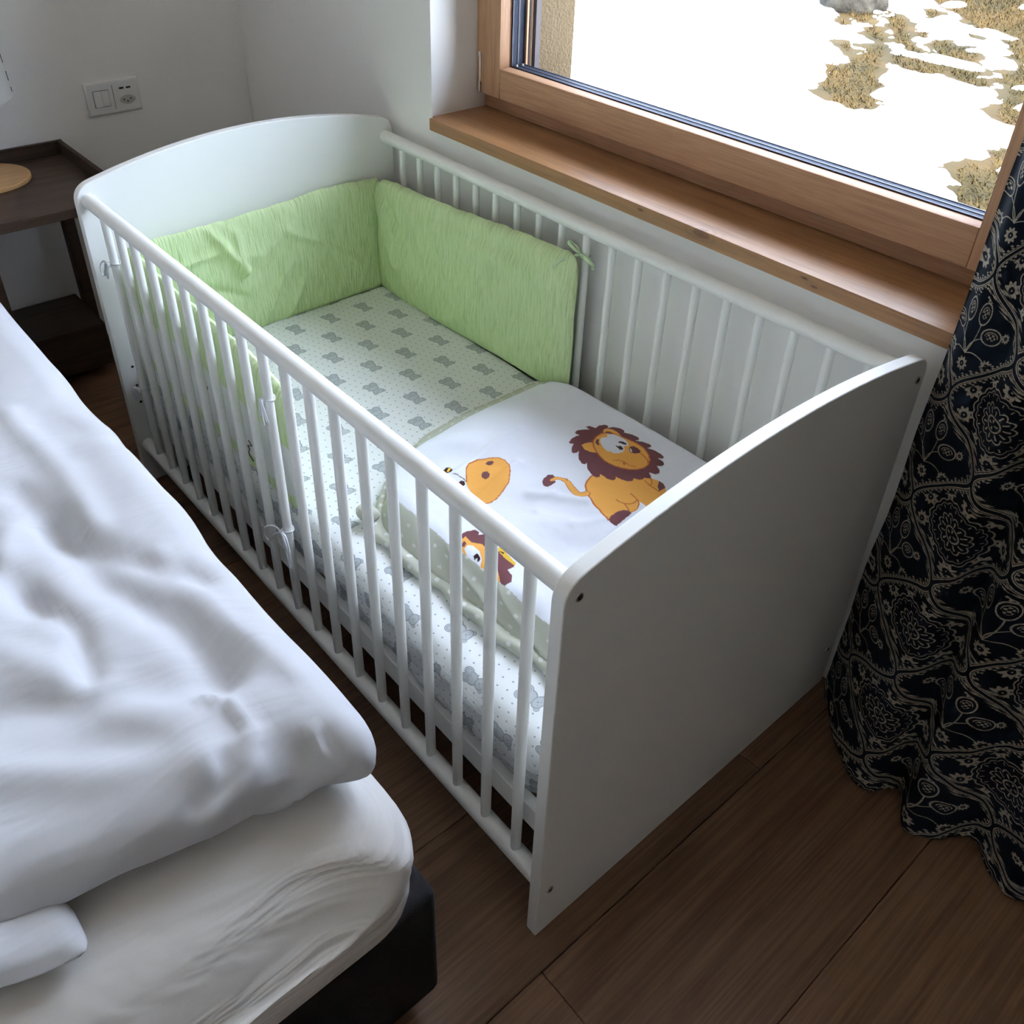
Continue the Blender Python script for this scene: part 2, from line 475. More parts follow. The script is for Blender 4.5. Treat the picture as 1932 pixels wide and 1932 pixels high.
def bear_sheet_mat():
    m, nt, b = newmat('bear_sheet')
    tc = N(nt, 'ShaderNodeTexCoord'); sp = N(nt, 'ShaderNodeSeparateXYZ')
    nt.links.new(tc.outputs['Object'], sp.inputs[0])
    x = S(nt, sp.outputs[0]); y = S(nt, sp.outputs[1]); z = S(nt, sp.outputs[2])
    u = x - (0.335 - z); v = y
    def bear(u, v):
        def el(cx, cy, rx, ry, a=0.0):
            c, s = math.cos(a), math.sin(a)
            dx = u - cx; dy = v - cy
            return hyp((dx * c + dy * s) / rx, (dy * c - dx * s) / ry)
        body = el(-0.001, 0.0015, 0.0125, 0.0120); l1 = el(-0.0095, 0.0125, 0.0082, 0.0082); l2 = el(0.0065, 0.0120, 0.0086, 0.0086)
        head = el(0.0020, -0.0160, 0.0120, 0.0085); e1 = el(0.0120, -0.0205, 0.0050, 0.0048); e2 = el(-0.0085, -0.0225, 0.0046, 0.0044)
        d = body.mn(l1).mn(l2).mn(head).mn(e1).mn(e2)
        foot = l1.mn(l2)
        line = ((foot - 1.0).abs().lt(0.09) * v.gt(0.004)).mx((foot - 0.6).abs().lt(0.07)).mx((head - 1.0).abs().lt(0.09)).mx((d - 1.0).abs().lt(0.09))
        nose = hyp(u - 0.0015, v + 0.0150).lt(0.0017).mx(hyp(u - 0.005, v + 0.0185).lt(0.0010)).mx(hyp(u + 0.0025, v + 0.0190).lt(0.0010))
        return d.lt(1.0), line * d.lt(1.09), nose
    A = bear((u - 0.4881).wrap(0.096), (v - 1.1558).wrap(0.168))
    B = bear((u - 0.5361).wrap(0.096), (v - 1.2398).wrap(0.168))
    fill = A[0].mx(B[0]); line = A[1].mx(B[1]).mx(A[2]).mx(B[2])
    p = (u + v * 0.35); q = (v - u * 0.35)
    dot = hyp(p.wrap(0.0185), q.wrap(0.0185)).lt(0.0019) * (1.0 - fill)
    base = mixc(nt, fill.k, (0.74, 0.76, 0.74), (0.46, 0.49, 0.49))
    c = mixc(nt, line.k, base, (0.30, 0.33, 0.35))
    c = mixc(nt, dot.k, c, (0.36, 0.40, 0.44))
    nt.links.new(c, b.inputs['Base Color'])
    b.inputs['Roughness'].default_value = 0.9; b.inputs['Specular IOR Level'].default_value = 0.15
    ga = S(nt, noise(nt, coords(nt, (1, 5, 60)), 5, 4, 0.7, 0.6)) * (0.318 - z).mx(0.0).mn(0.03) * 33.0
    bump(nt, b, (ga + S(nt, noise(nt, coords(nt), 400, 2)) * 0.02).k, 0.8, 0.010)
bear_sheet_mat()

def print_mat():
    """cotton top of the baby duvet: flat printed colours carried by the mesh's 'print' colours"""
    m, nt, b = newmat('printed_cotton')
    at = N(nt, 'ShaderNodeAttribute', attribute_name='print')
    f = noise(nt, coords(nt), 9, 4)
    t = ramp(nt, f, [(0.3, (0.97, 0.97, 0.97)), (0.7, (1, 1, 1))])
    nt.links.new(mixc(nt, 1.0, at.outputs['Color'], t, 'MULTIPLY'), b.inputs['Base Color'])
    b.inputs['Roughness'].default_value = 0.88; b.inputs['Specular IOR Level'].default_value = 0.15
    bump(nt, b, noise(nt, coords(nt), 420, 3), 0.06, 0.001)
print_mat()
def sage_mat():
    m, nt, b = newmat('sage_dotted')
    tc = N(nt, 'ShaderNodeTexCoord'); sp = N(nt, 'ShaderNodeSeparateXYZ'); nt.links.new(tc.outputs['Object'], sp.inputs[0])
    u = S(nt, sp.outputs[0]) * 1.0 + S(nt, sp.outputs[2]) * 0.9; v = S(nt, sp.outputs[1])
    d = hyp(u.wrap(0.036), v.wrap(0.036)).mn(hyp((u - 0.018).wrap(0.036), (v - 0.018).wrap(0.036))).lt(0.0045)
    nt.links.new(mixc(nt, d.k, (0.50, 0.51, 0.42), (0.70, 0.71, 0.66)), b.inputs['Base Color'])
    b.inputs['Roughness'].default_value = 0.9; b.inputs['Specular IOR Level'].default_value = 0.15
sage_mat()

def curtain_mat():
    m, nt, b = newmat('curtain_print')
    at = N(nt, 'ShaderNodeAttribute', attribute_name='cuv'); sp = N(nt, 'ShaderNodeSeparateXYZ')
    nt.links.new(at.outputs['Vector'], sp.inputs[0])
    u = S(nt, sp.outputs[0]); v = S(nt, sp.outputs[1])
    Wc, P = 0.095, 0.19
    wv = (v * (2 * math.pi / P)).cos() * 0.5
    # two families of wavy bands that meet at nodes
    da = ((u / Wc) - 0.5 - wv).wrap(2.0).abs()
    db = ((u / Wc) - 1.5 + wv).wrap(2.0).abs()
    sl = (((v * (2 * math.pi / P)).sin() * (Wc * math.pi / P)).op('POWER', 2.0) + 1.0).sqrt()
    d = da.mn(db) * Wc / sl
    arc = v + u * 0.35
    beads = (arc * (2 * math.pi / 0.0068)).sin().gt(0.1) * (d - 0.0072).abs().lt(0.0013)
    spikes = (arc * (2 * math.pi / 0.0136)).sin().gt(0.72) * (d - 0.0105).abs().lt(0.0013)
    on_ = (d - 0.0030).abs().lt(0.0008).mx((d - 0.0052).abs().lt(0.0005)).mx(beads).mx(spikes)
    clear = d.gt(0.013)
    def flower(a, c, R):
        r = hyp(a, c); t = c.atan2(a)
        rim = R * 1.0 + (t * 9.0).cos() * (R * 0.17)
        return (r - rim).lt(0.0) * r.gt(R * 0.45).mx(r.lt(R * 0.12))
    # cell A: fan medallion ringed by small flowers
    a = u.wrap(2 * Wc); c = v.wrap(P)
    r = hyp(a, c * 1.08); t = c.atan2(a)
    tt = t.wrap(2 * math.pi / 9)
    fl = flower(r * tt.cos() - 0.0610, r * tt.sin(), 0.0118)
    sc = (t * 9.0).cos().abs() * 0.0030
    ring = (r - 0.0450 - sc).abs().lt(0.0011).mx((r - 0.0385 - sc).abs().lt(0.0007))
    tick = (t * 18.0).cos().gt(0.93) * (r - 0.036).abs().lt(0.0025)
    pet = (r - 0.0215 - (t * 6.0).cos().abs() * 0.0055).abs().lt(0.0011)
    pet2 = (t * 12.0).cos().gt(0.72) * (r - 0.0175).abs().lt(0.0040)
    core = (r - 0.0105).abs().lt(0.0012).mx((t * 4.0).cos().gt(0.6) * r.lt(0.0075) * r.gt(0.0025))
    A = fl.mx(ring).mx(tick).mx(pet).mx(pet2).mx(core) * clear
    # cell B: bunch of pomegranates on stems
    a = (u - Wc).wrap(2 * Wc); c = (v - P / 2).wrap(P)
    def ring_el(cx, cy, rx, ry):
        q = hyp((a - cx) / rx, (c - cy) / ry)
        return (q - 1.0).abs().lt(0.085).mx(q.lt(0.46) * ((a * 900.0).sin() * (c * 900.0).sin()).gt(0.05)).mx((q - 0.62).abs().lt(0.05) * (c - cy).gt(0.0))
    def stem(x0, y0, x1, y1, bow):
        L = math.hypot(x1 - x0, y1 - y0); ex, ey = (x1 - x0) / L, (y1 - y0) / L
        s_ = (a - x0) * ex + (c - y0) * ey; n_ = (c - y0) * ex - (a - x0) * ey
        k = s_ / L
        return (n_ - k * (1.0 - k) * (4 * bow)).abs().lt(0.0008) * k.gt(0.0) * k.lt(1.0)
    Bm = ring_el(-0.018, 0.030, 0.0105, 0.0165).mx(ring_el(0.012, 0.034, 0.0105, 0.0160)).mx(ring_el(0.034, 0.006, 0.0150, 0.0115)).mx(ring_el(-0.036, 0.002, 0.0120, 0.0100))
    for st in ((0, -0.03, -0.018, 0.014, 0.004), (0, -0.03, 0.012, 0.018, -0.003), (0, -0.03, 0.022, 0.0, 0.006), (0, -0.03, -0.026, -0.004, -0.006), (0, -0.03, 0.040, -0.036, 0.008), (0.001, -0.03, -0.03, -0.04, -0.008)):
        Bm = Bm.mx(stem(*st))
    Bm = Bm.mx(flower(a - 0.014, c - 0.060, 0.0085)).mx(flower(a + 0.020, c - 0.058, 0.0075)).mx(flower(a - 0.042, c + 0.036, 0.0080)).mx(flower(a + 0.034, c + 0.040, 0.0080)).mx(flower(a - 0.002, c + 0.046, 0.0095)).mx(flower(a - 0.056, c - 0.010, 0.0065)).mx(flower(a + 0.056, c - 0.006, 0.0065))
    # small sprigs near the bands' meeting points
    on_ = on_.mx(A).mx(Bm * clear)
    bg = ramp(nt, noise(nt, coords(nt), 7, 3), [(0.3, (0.0075, 0.012, 0.022)), (0.7, (0.011, 0.017, 0.031))])
    nz = ramp(nt, noise(nt, at.outputs['Vector'], 330, 2), [(0.30, (0.16, 0.14, 0.115)), (0.52, (0.42, 0.375, 0.30))])
    nt.links.new(mixc(nt, on_.k, bg, nz), b.inputs['Base Color'])
    b.inputs['Roughness'].default_value = 0.9; b.inputs['Specular IOR Level'].default_value = 0.12
    bump(nt, b, noise(nt, at.outputs['Vector'], 700, 2), 0.15, 0.001)
curtain_mat()

# flat print shapes on the baby duvet (plan coordinates) and thawed patches of the meadow
PRINT = [('P', 'O', [(0.4756, 0.4025),(0.458, 0.3965),(0.4481, 0.3904),(0.4395, 0.3778),(0.4325, 0.3668),(0.4249, 0.3458),(0.4215, 0.3273),(0.4146, 0.3094),(0.411, 0.2967),(0.412, 0.2786),(0.4567, 0.2857),(0.4686, 0.284),(0.4811, 0.2898),(0.4879, 0.2964),(0.4895, 0.287),(0.4848, 0.2683),(0.5056, 0.262),(0.5332, 0.2721),(0.5542, 0.2938),(0.5595, 0.3136),(0.5534, 0.3285),(0.5458, 0.3404),(0.5315, 0.3519),(0.5178, 0.3773),(0.4969, 0.4)]),('P', 'M', [(0.411, 0.2967),(0.4239, 0.3019),(0.441, 0.3037),(0.452, 0.2995),(0.4578, 0.2922),(0.4552, 0.2843),(0.412, 0.2786),(0.41, 0.2848)]),('P', 'M', [(0.5595, 0.3136),(0.56, 0.3047),(0.5542, 0.2938),(0.5363, 0.2929),(0.5465, 0.3056)]),('S', 'E', 0.0016, [(0.4756, 0.4025),(0.458, 0.3965),(0.4481, 0.3904),(0.4395, 0.3778),(0.4325, 0.3668),(0.4249, 0.3458),(0.4215, 0.3273),(0.4146, 0.3094),(0.411, 0.2967)]),('S', 'E', 0.0011, [(0.4621, 0.3267),(0.4625, 0.3169),(0.4647, 0.3097),(0.4713, 0.303),(0.48, 0.3001),(0.4886, 0.3026)]),('S', 'E', 0.0011, [(0.4934, 0.3219),(0.4917, 0.311),(0.4896, 0.3017),(0.484, 0.2928),(0.4726, 0.286),(0.4575, 0.2864)]),('S', 'E', 0.0011, [(0.4647, 0.3097),(0.4606, 0.2984),(0.4581, 0.2925)]),('S', 'E', 0.0011, [(0.5388, 0.3302),(0.5357, 0.3144),(0.5363, 0.2929)]),('S', 'E', 0.0011, [(0.5534, 0.3285),(0.545, 0.3182),(0.537, 0.3147)]),('S', 'E', 0.0068, [(0.4349, 0.3731),(0.4247, 0.3764),(0.4213, 0.3846),(0.4249, 0.402),(0.4289, 0.4171),(0.4291, 0.4254)]),('S', 'O', 0.0054, [(0.4349, 0.3731),(0.4247, 0.3764),(0.4213, 0.3846),(0.4249, 0.402),(0.4289, 0.4171),(0.4291, 0.4254)]),('S', 'E', 0.0044, [(0.43, 0.4233),(0.427, 0.4343),(0.4216, 0.4407),(0.4131, 0.4418)]),('S', 'O', 0.0032, [(0.43, 0.4233),(0.427, 0.4343),(0.4216, 0.4407),(0.4131, 0.4418)]),('P', 'M', [(0.3968, 0.4486),(0.4065, 0.4551),(0.4199, 0.4573),(0.4257, 0.4512),(0.4243, 0.4436),(0.4147, 0.4456),(0.4083, 0.4407),(0.4167, 0.4354),(0.4134, 0.4309),(0.404, 0.43),(0.3946, 0.4319),(0.3915, 0.4387)]),('P', 'M', [(0.5785, 0.5206),(0.5857, 0.5172),(0.5892, 0.5054),(0.6014, 0.5074),(0.612, 0.503),(0.615, 0.495),(0.6088, 0.4915),(0.6211, 0.4867),(0.628, 0.4746),(0.6273, 0.4636),(0.6225, 0.4601),(0.6294, 0.4472),(0.6324, 0.4317),(0.6288, 0.4259),(0.6204, 0.4267),(0.6281, 0.4158),(0.632, 0.4016),(0.6297, 0.3955),(0.6237, 0.394),(0.6181, 0.3968),(0.6232, 0.3819),(0.6234, 0.3647),(0.6199, 0.3552),(0.6146, 0.3549),(0.6087, 0.3611),(0.6085, 0.3476),(0.6039, 0.3408),(0.5967, 0.3391),(0.5894, 0.3459),(0.5832, 0.3337),(0.5757, 0.328),(0.5681, 0.3306),(0.5634, 0.3423),(0.5573, 0.3311),(0.5515, 0.3287),(0.5444, 0.3372),(0.5391, 0.3343),(0.5328, 0.3379),(0.5285, 0.3471),(0.5211, 0.3431),(0.5129, 0.3496),(0.5094, 0.3596),(0.5069, 0.3716),(0.5006, 0.3666),(0.4947, 0.3685),(0.4911, 0.3786),(0.4923, 0.3964),(0.4847, 0.3909),(0.4782, 0.3932),(0.4775, 0.4024),(0.4815, 0.4123),(0.4849, 0.4228),(0.4966, 0.4357),(0.49, 0.435),(0.4878, 0.4398),(0.4924, 0.4526),(0.501, 0.4625),(0.5122, 0.472),(0.5037, 0.4695),(0.4972, 0.4731),(0.4992, 0.4793),(0.5082, 0.4877),(0.5196, 0.4943),(0.5148, 0.4998),(0.5148, 0.5029),(0.526, 0.5083),(0.5386, 0.5096),(0.5482, 0.5068),(0.5451, 0.5142),(0.5474, 0.5198),(0.5555, 0.5207),(0.567, 0.5154),(0.5758, 0.5094),(0.5769, 0.5169)]),('P', 'O', [(0.5277, 0.4816),(0.5366, 0.4824),(0.5496, 0.4768),(0.5443, 0.4652),(0.5361, 0.4529),(0.5332, 0.446),(0.5247, 0.4558),(0.5227, 0.4683)]),('P', 'O', [(0.5926, 0.4878),(0.5992, 0.4926),(0.6073, 0.4901),(0.613, 0.4809),(0.6129, 0.4684),(0.6094, 0.4549),(0.6008, 0.465),(0.5942, 0.4752),(0.5892, 0.4807)]),('P', 'O', [(0.5537, 0.4767),(0.5691, 0.4837),(0.5855, 0.4853),(0.5967, 0.4797),(0.6045, 0.4686),(0.6085, 0.454),(0.6118, 0.4368),(0.6151, 0.4198),(0.6135, 0.4005),(0.6041, 0.3801),(0.5936, 0.3671),(0.581, 0.3592),(0.5665, 0.3574),(0.553, 0.3623),(0.5419, 0.3712),(0.5342, 0.3833),(0.5287, 0.3995),(0.5268, 0.4175),(0.53, 0.4347),(0.5355, 0.4503),(0.5437, 0.4656)]),('S', 'E', 0.0014, [(0.5537, 0.4767),(0.5691, 0.4837),(0.5855, 0.4853),(0.5967, 0.4797),(0.6045, 0.4686),(0.6085, 0.454),(0.6118, 0.4368),(0.6151, 0.4198),(0.6135, 0.4005),(0.6041, 0.3801),(0.5936, 0.3671),(0.581, 0.3592),(0.5665, 0.3574),(0.553, 0.3623),(0.5419, 0.3712),(0.5342, 0.3833),(0.5287, 0.3995),(0.5268, 0.4175),(0.53, 0.4347),(0.5355, 0.4503),(0.5437, 0.4656),(0.5537, 0.4767)]),('P', 'M', [(0.5931, 0.4835),(0.5975, 0.4846),(0.6034, 0.48),(0.6043, 0.4726),(0.6006, 0.471),(0.5954, 0.4784)]),('P', 'M', [(0.5547, 0.4711),(0.5634, 0.477),(0.5686, 0.4745),(0.56, 0.4685),(0.555, 0.4598),(0.5515, 0.4632)]),('P', 'W', [(0.5692, 0.4724),(0.5766, 0.4745),(0.5862, 0.4695),(0.5924, 0.4765),(0.6012, 0.4696),(0.6059, 0.4577),(0.606, 0.4414),(0.6015, 0.4291),(0.5954, 0.4244),(0.5882, 0.4286),(0.5812, 0.42),(0.5736, 0.4168),(0.5621, 0.4198),(0.5562, 0.4261),(0.5574, 0.4313),(0.5523, 0.4384),(0.5554, 0.4516),(0.5617, 0.464)]),('P', 'D', [(0.5773, 0.4404),(0.5799, 0.4399),(0.579, 0.4359),(0.5842, 0.4349),(0.5843, 0.427),(0.5792, 0.4217),(0.5737, 0.4248),(0.576, 0.432)]),('P', 'D', [(0.5907, 0.4456),(0.5951, 0.4453),(0.5991, 0.4389),(0.5994, 0.4307),(0.5949, 0.4289),(0.5919, 0.4342),(0.5923, 0.4386),(0.589, 0.4415)]),('P', 'M', [(0.5893, 0.4167),(0.5974, 0.4203),(0.6031, 0.4167),(0.6043, 0.4078),(0.601, 0.3965),(0.5946, 0.3939),(0.5859, 0.3986),(0.5829, 0.4057)]),('P', 'W', [(0.5917, 0.4163),(0.5928, 0.4139),(0.5864, 0.405),(0.585, 0.4077)]),('S', 'E', 0.0012, [(0.5954, 0.3917),(0.593, 0.3798),(0.5886, 0.3681),(0.581, 0.3592)]),('P', 'E', [(0.5481, 0.393),(0.5517, 0.3931),(0.55, 0.3885),(0.5455, 0.3852),(0.5443, 0.388)]),('S', 'E', 0.001, [(0.5409, 0.4093),(0.5474, 0.4056),(0.552, 0.3943),(0.5515, 0.3783),(0.5568, 0.3696)]),('P', 'Y', [(0.2906, 0.5377),(0.2987, 0.5333),(0.2931, 0.5009),(0.285, 0.4754),(0.2797, 0.4765),(0.2818, 0.5059)]),('P', 'W', [(0.2748, 0.5651),(0.2867, 0.5639),(0.2952, 0.555),(0.2954, 0.5422),(0.2909, 0.5333),(0.2773, 0.5258),(0.2629, 0.5333),(0.2629, 0.5497)]),('S', 'M', 0.0009, [(0.2825, 0.5652),(0.2908, 0.5593),(0.2953, 0.5486),(0.294, 0.5371)]),('P', 'D', [(0.2819, 0.5447),(0.2885, 0.5465),(0.2924, 0.5417),(0.2891, 0.5348),(0.2822, 0.5321),(0.2781, 0.5366)]),('P', 'O', [(0.3137, 0.5636),(0.3261, 0.5709),(0.3487, 0.5725),(0.371, 0.5667),(0.3841, 0.5562),(0.389, 0.5425),(0.3835, 0.5249),(0.3698, 0.5058),(0.35, 0.4859),(0.3278, 0.477),(0.3099, 0.4712),(0.2937, 0.4704),(0.2841, 0.4742),(0.2809, 0.4827),(0.2825, 0.4973),(0.2851, 0.5195),(0.294, 0.5371),(0.3008, 0.5441)]),('S', 'E', 0.001, [(0.294, 0.5371),(0.3137, 0.5636),(0.3261, 0.5709),(0.3487, 0.5725),(0.371, 0.5667),(0.3841, 0.5562),(0.389, 0.5425),(0.3835, 0.5249),(0.3698, 0.5058),(0.35, 0.4859),(0.3278, 0.477),(0.3099, 0.4712),(0.2937, 0.4704),(0.2841, 0.4742)]),('P', 'M', [(0.3554, 0.5583),(0.3626, 0.5614),(0.3698, 0.557),(0.3697, 0.5514),(0.3619, 0.5475),(0.3551, 0.5507)]),('P', 'M', [(0.3258, 0.5346),(0.3339, 0.5396),(0.3406, 0.5364),(0.3393, 0.5268),(0.3317, 0.5193),(0.3239, 0.5194),(0.3219, 0.5272)]),('P', 'D', [(0.284, 0.5938),(0.2945, 0.5975),(0.2987, 0.5928),(0.296, 0.5799),(0.2868, 0.5723),(0.2828, 0.5755),(0.2815, 0.5872)]),('P', 'Y', [(0.2961, 0.5928),(0.2991, 0.5882),(0.2858, 0.5795),(0.285, 0.5844)]),('P', 'M', [(0.1869, 0.4235),(0.2036, 0.4387),(0.2154, 0.4384),(0.2289, 0.431),(0.2292, 0.4217),(0.2237, 0.417),(0.237, 0.408),(0.2308, 0.3772),(0.23, 0.3534),(0.2296, 0.3331),(0.2234, 0.3246),(0.2107, 0.3265),(0.2071, 0.3113),(0.1964, 0.3003),(0.1864, 0.3037),(0.1805, 0.2845),(0.1787, 0.2987),(0.1785, 0.3345),(0.1788, 0.3778),(0.1791, 0.4017)]),('P', 'O', [(0.1925, 0.4261),(0.2051, 0.4285),(0.2028, 0.4106),(0.2138, 0.3946),(0.2117, 0.3717),(0.2015, 0.3424),(0.1875, 0.3174),(0.1787, 0.2987),(0.1783, 0.3314),(0.1788, 0.3778),(0.1777, 0.4028)]),('P', 'M', [(0.1888, 0.4184),(0.1962, 0.4202),(0.195, 0.4134),(0.1873, 0.409),(0.185, 0.4127)]),('P', 'W', [(0.1845, 0.4061),(0.1937, 0.4081),(0.1997, 0.4008),(0.1999, 0.3848),(0.1925, 0.3701),(0.1804, 0.3596),(0.1772, 0.3758),(0.1784, 0.3919)]),('P', 'D', [(0.1861, 0.3839),(0.1937, 0.3846),(0.1935, 0.3762),(0.1887, 0.3698),(0.1832, 0.3716),(0.1826, 0.3782)]),('P', 'W', [(0.1853, 0.3777),(0.1877, 0.3757),(0.1843, 0.372),(0.1828, 0.3746)]),('P', 'Y', [(0.2259, 0.3742),(0.2343, 0.3726),(0.2326, 0.3478),(0.2307, 0.3288),(0.2258, 0.326),(0.224, 0.3462)]),('P', 'D', [(0.2276, 0.3676),(0.2312, 0.3576),(0.2266, 0.3579)])]
BARE = [[(9.17, 5.22), (9.1, 5.02), (9.53, 5.18), (9.96, 5.3), (10.31, 5.43), (10.53, 5.44), (10.3, 5.22), (9.83, 4.99), (9.4, 4.76), (9.07, 4.62), (8.89, 4.4), (8.58, 4.33), (8.36, 4.27), (8.28, 4.12), (8.09, 4.0), (7.94, 3.98), (7.73, 4.05), (7.81, 4.17), (7.84, 4.27), (7.83, 4.33), (8.06, 4.47), (8.25, 4.72), (8.65, 4.9), (8.89, 5.1)], [(11.5, 6.09), (11.35, 5.93), (11.01, 5.66), (10.7, 5.47), (10.77, 5.58), (10.91, 5.8), (11.21, 6.02)], [(12.53, 6.45), (12.23, 6.16), (12.18, 6.01), (11.42, 5.56), (10.88, 5.21), (10.64, 4.93), (10.54, 5.0), (10.72, 5.24), (10.96, 5.46), (11.48, 5.76), (11.62, 5.93)], [(13.08, 6.21), (13.23, 6.12), (12.91, 5.93), (12.55, 5.83), (12.77, 6.02)], [(10.14, 5.05), (10.27, 5.0), (10.2, 4.78), (10.21, 4.64), (10.56, 4.78), (10.76, 4.78), (11.05, 5.03), (11.37, 5.12), (11.51, 5.07), (11.16, 4.81), (11.31, 4.72), (11.08, 4.44), (10.79, 4.35), (10.52, 4.4), (10.39, 4.29), (10.57, 4.24), (10.5, 4.09), (10.06, 3.96), (9.92, 3.76), (9.71, 3.68), (9.62, 3.77), (9.73, 3.94), (9.81, 4.07), (10.02, 4.29), (9.77, 4.27), (9.63, 4.27), (9.65, 4.47), (9.73, 4.6), (9.78, 4.76)], [(13.98, 6.58), (13.56, 6.11), (13.14, 5.7), (12.69, 5.3), (12.46, 5.07), (12.74, 5.06), (12.13, 4.64), (11.82, 4.39), (11.34, 4.2), (11.28, 4.04), (10.67, 3.79), (10.49, 3.79), (10.37, 3.87), (10.02, 3.75), (10.08, 3.6), (9.67, 3.43), (9.67, 3.38), (9.33, 3.3), (9.05, 3.24), (8.82, 3.12), (8.61, 2.98), (8.63, 2.92), (8.91, 2.87), (10.54, 3.29), (13.37, 4.17), (17.34, 5.76), (20.25, 7.73), (17.79, 9.03)], [(6.23, 2.22), (7.0, 2.62), (7.08, 2.6), (7.26, 2.61), (7.14, 2.49), (7.19, 2.45), (7.48, 2.52), (7.75, 2.67), (7.77, 2.58), (7.9, 2.53), (7.26, 2.09), (6.19, 1.7), (5.76, 1.76), (5.89, 2.05)], [(12.69, 7.55), (13.33, 7.18), (12.68, 6.74), (11.67, 6.28), (11.51, 6.25), (11.88, 6.75), (12.12, 7.08)], [(11.61, 6.63), (11.26, 6.32), (11.11, 6.24), (11.24, 6.42)], [(10.29, 5.81), (10.17, 5.59), (9.89, 5.42), (9.98, 5.57)], [(11.61, 5.52), (11.76, 5.47), (11.49, 5.35), (11.37, 5.35)], [(12.26, 5.2), (11.89, 4.87), (11.81, 4.92)]]

# ================================================================ THE SETTING
ZH = 2.44          # top of the window opening
ZT = 2.41          # top of the sash
XW = 0.775          # room face of the window wall
YB = 2.20           # room face of the back wall
floor = box('floor', (-3.0, -2.20, -0.10), (0.985, 2.35, -0.012), 'hardboard', kind='structure')
edges = [-2.05] + [round(-0.0445 + 0.269 * k, 4) for k in range(-7, 9)] + [YB]
random.seed(3)
for r in range(len(edges) - 1):
    y0, y1 = edges[r], edges[r + 1]
    if abs(y1 + 0.0445) < 1e-3: xs = [-2.85, -1.9, -0.027, XW]
    else:
        j = random.uniform(-1.9, -1.3); xs = [-2.85, j, j + 1.9 if j + 1.9 < XW - 0.1 else XW]
        if xs[-1] < XW: xs.append(XW)
    for a, b in zip(xs[:-1], xs[1:]):
        c = ((a + b) / 2, (y0 + y1) / 2, -0.006)
        h = ((b - a) / 2 - 0.0004, (y1 - y0) / 2 - 0.0004, 0.006)
        me = bm_mesh('plank', box_bm((-h[0], -h[1], -h[2]), h, 0.0012, 1))
        link('plank', me, 'floor_oak', floor, loc=c)

bm = box_bm((XW, 1.27, -0.012), (0.985, 2.35, 2.62))
box_bm((XW, -2.05, -0.012), (0.985, -0.065, 2.62), bm=bm)
box_bm((XW, -0.065, -0.012), (0.985, 1.27, 0.762), bm=bm)
box_bm((XW, -0.065, ZH), (0.985, 1.27, 2.62), bm=bm)
link('wall_right', bm_mesh('wall_right', bm), 'wall_paint', kind='structure')
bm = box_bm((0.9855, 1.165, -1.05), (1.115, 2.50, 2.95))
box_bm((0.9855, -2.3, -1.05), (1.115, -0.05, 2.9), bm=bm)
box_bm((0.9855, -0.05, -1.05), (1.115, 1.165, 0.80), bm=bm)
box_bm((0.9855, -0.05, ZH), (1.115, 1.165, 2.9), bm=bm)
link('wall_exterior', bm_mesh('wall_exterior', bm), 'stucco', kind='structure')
box('wall_back', (-2.85, YB, -0.012), (XW, 2.35, 2.62), 'wall_paint', kind='structure')
box('wall_left', (-3.0, -2.05, -0.012), (-2.85, 2.35, 2.62), 'wall_paint', kind='structure')
box('wall_front', (-3.0, -2.20, -0.012), (0.985, -2.05, 2.62), 'wall_paint', kind='structure')
box('ceiling', (-3.0, -2.20, 2.62), (0.985, 2.35, 2.70), 'ceiling_warm', kind='structure')

# ---- window
win = empty('window_1', (0.90, 0.6, 0.762), 'larch wood window with triple glazing above the crib', 'window', kind='structure')
del win['category']
sill_bm = prism_bm([(0.7605, -0.065), (0.7605, 1.2615), (0.7755, 1.2615), (0.7755, 1.2690), (0.985, 1.2690), (0.985, -0.065)], 'z', 0.7637, 0.7912, 0.0015, 2)
sill = link('window_sill', bm_mesh('window_sill', sill_bm, 40), 'sill_wood', win)
for nm, lo, hi, mt in (
        ('frame_member', (0.932, -0.065, 0.7914), (0.985, 1.2695, 0.8285), 'window_larch'),
        ('frame_member', (0.907, 1.2560, 0.829), (0.985, 1.2695, ZH), 'window_larch_up'),
        ('frame_member', (0.907, -0.0645, 0.829), (0.985, -0.0485, ZH), 'window_larch_up'),
        ('frame_member', (0.907, -0.048, ZT + 0.003), (0.985, 1.2555, ZH), 'window_larch'),
        ('sash_stile', (0.8997, 1.1786, 0.8315), (0.9700, 1.2545, ZT), 'window_larch_up'),
        ('sash_stile', (0.8997, -0.0470, 0.8315), (0.9700, 0.0446, ZT), 'window_larch_up'),
        ('sash_rail', (0.8999, 0.0450, 0.8315), (0.9322, 1.1782, 0.8985), 'window_larch'),
        ('sash_rail', (0.8999, 0.0450, ZT - 0.065), (0.9322, 1.1782, ZT), 'window_larch')):
    box(nm, lo, hi, mt, win, 0.0018, 2)
for x in (0.9335, 0.9690):
    box('glass_pane', (x - 0.0008, 0.0460, 0.8800), (x + 0.0008, 1.1775, ZT - 0.06), 'pane_glass', win)
for x0, x1 in ((0.9350, 0.9495), (0.9535, 0.9675)):
    for lo, hi in (((x0, 0.0450, 0.8830), (x1, 1.1780, 0.9000)), ((x0, 1.1640, 0.9002), (x1, 1.1785, ZT - 0.07)),
                   ((x0, 0.0448, 0.9002), (x1, 0.0560, ZT - 0.07)), ((x0, 0.0450, ZT - 0.075), (x1, 1.1780, ZT - 0.06))):
        if lo[1] > 1.1: lo = (lo[0], 1.1755, lo[2])
        if hi[1] < 0.1: hi = (hi[0], 0.0475, hi[2])
        box('spacer_bar', lo, hi, 'blue_spacer', win, 0.001, 1)
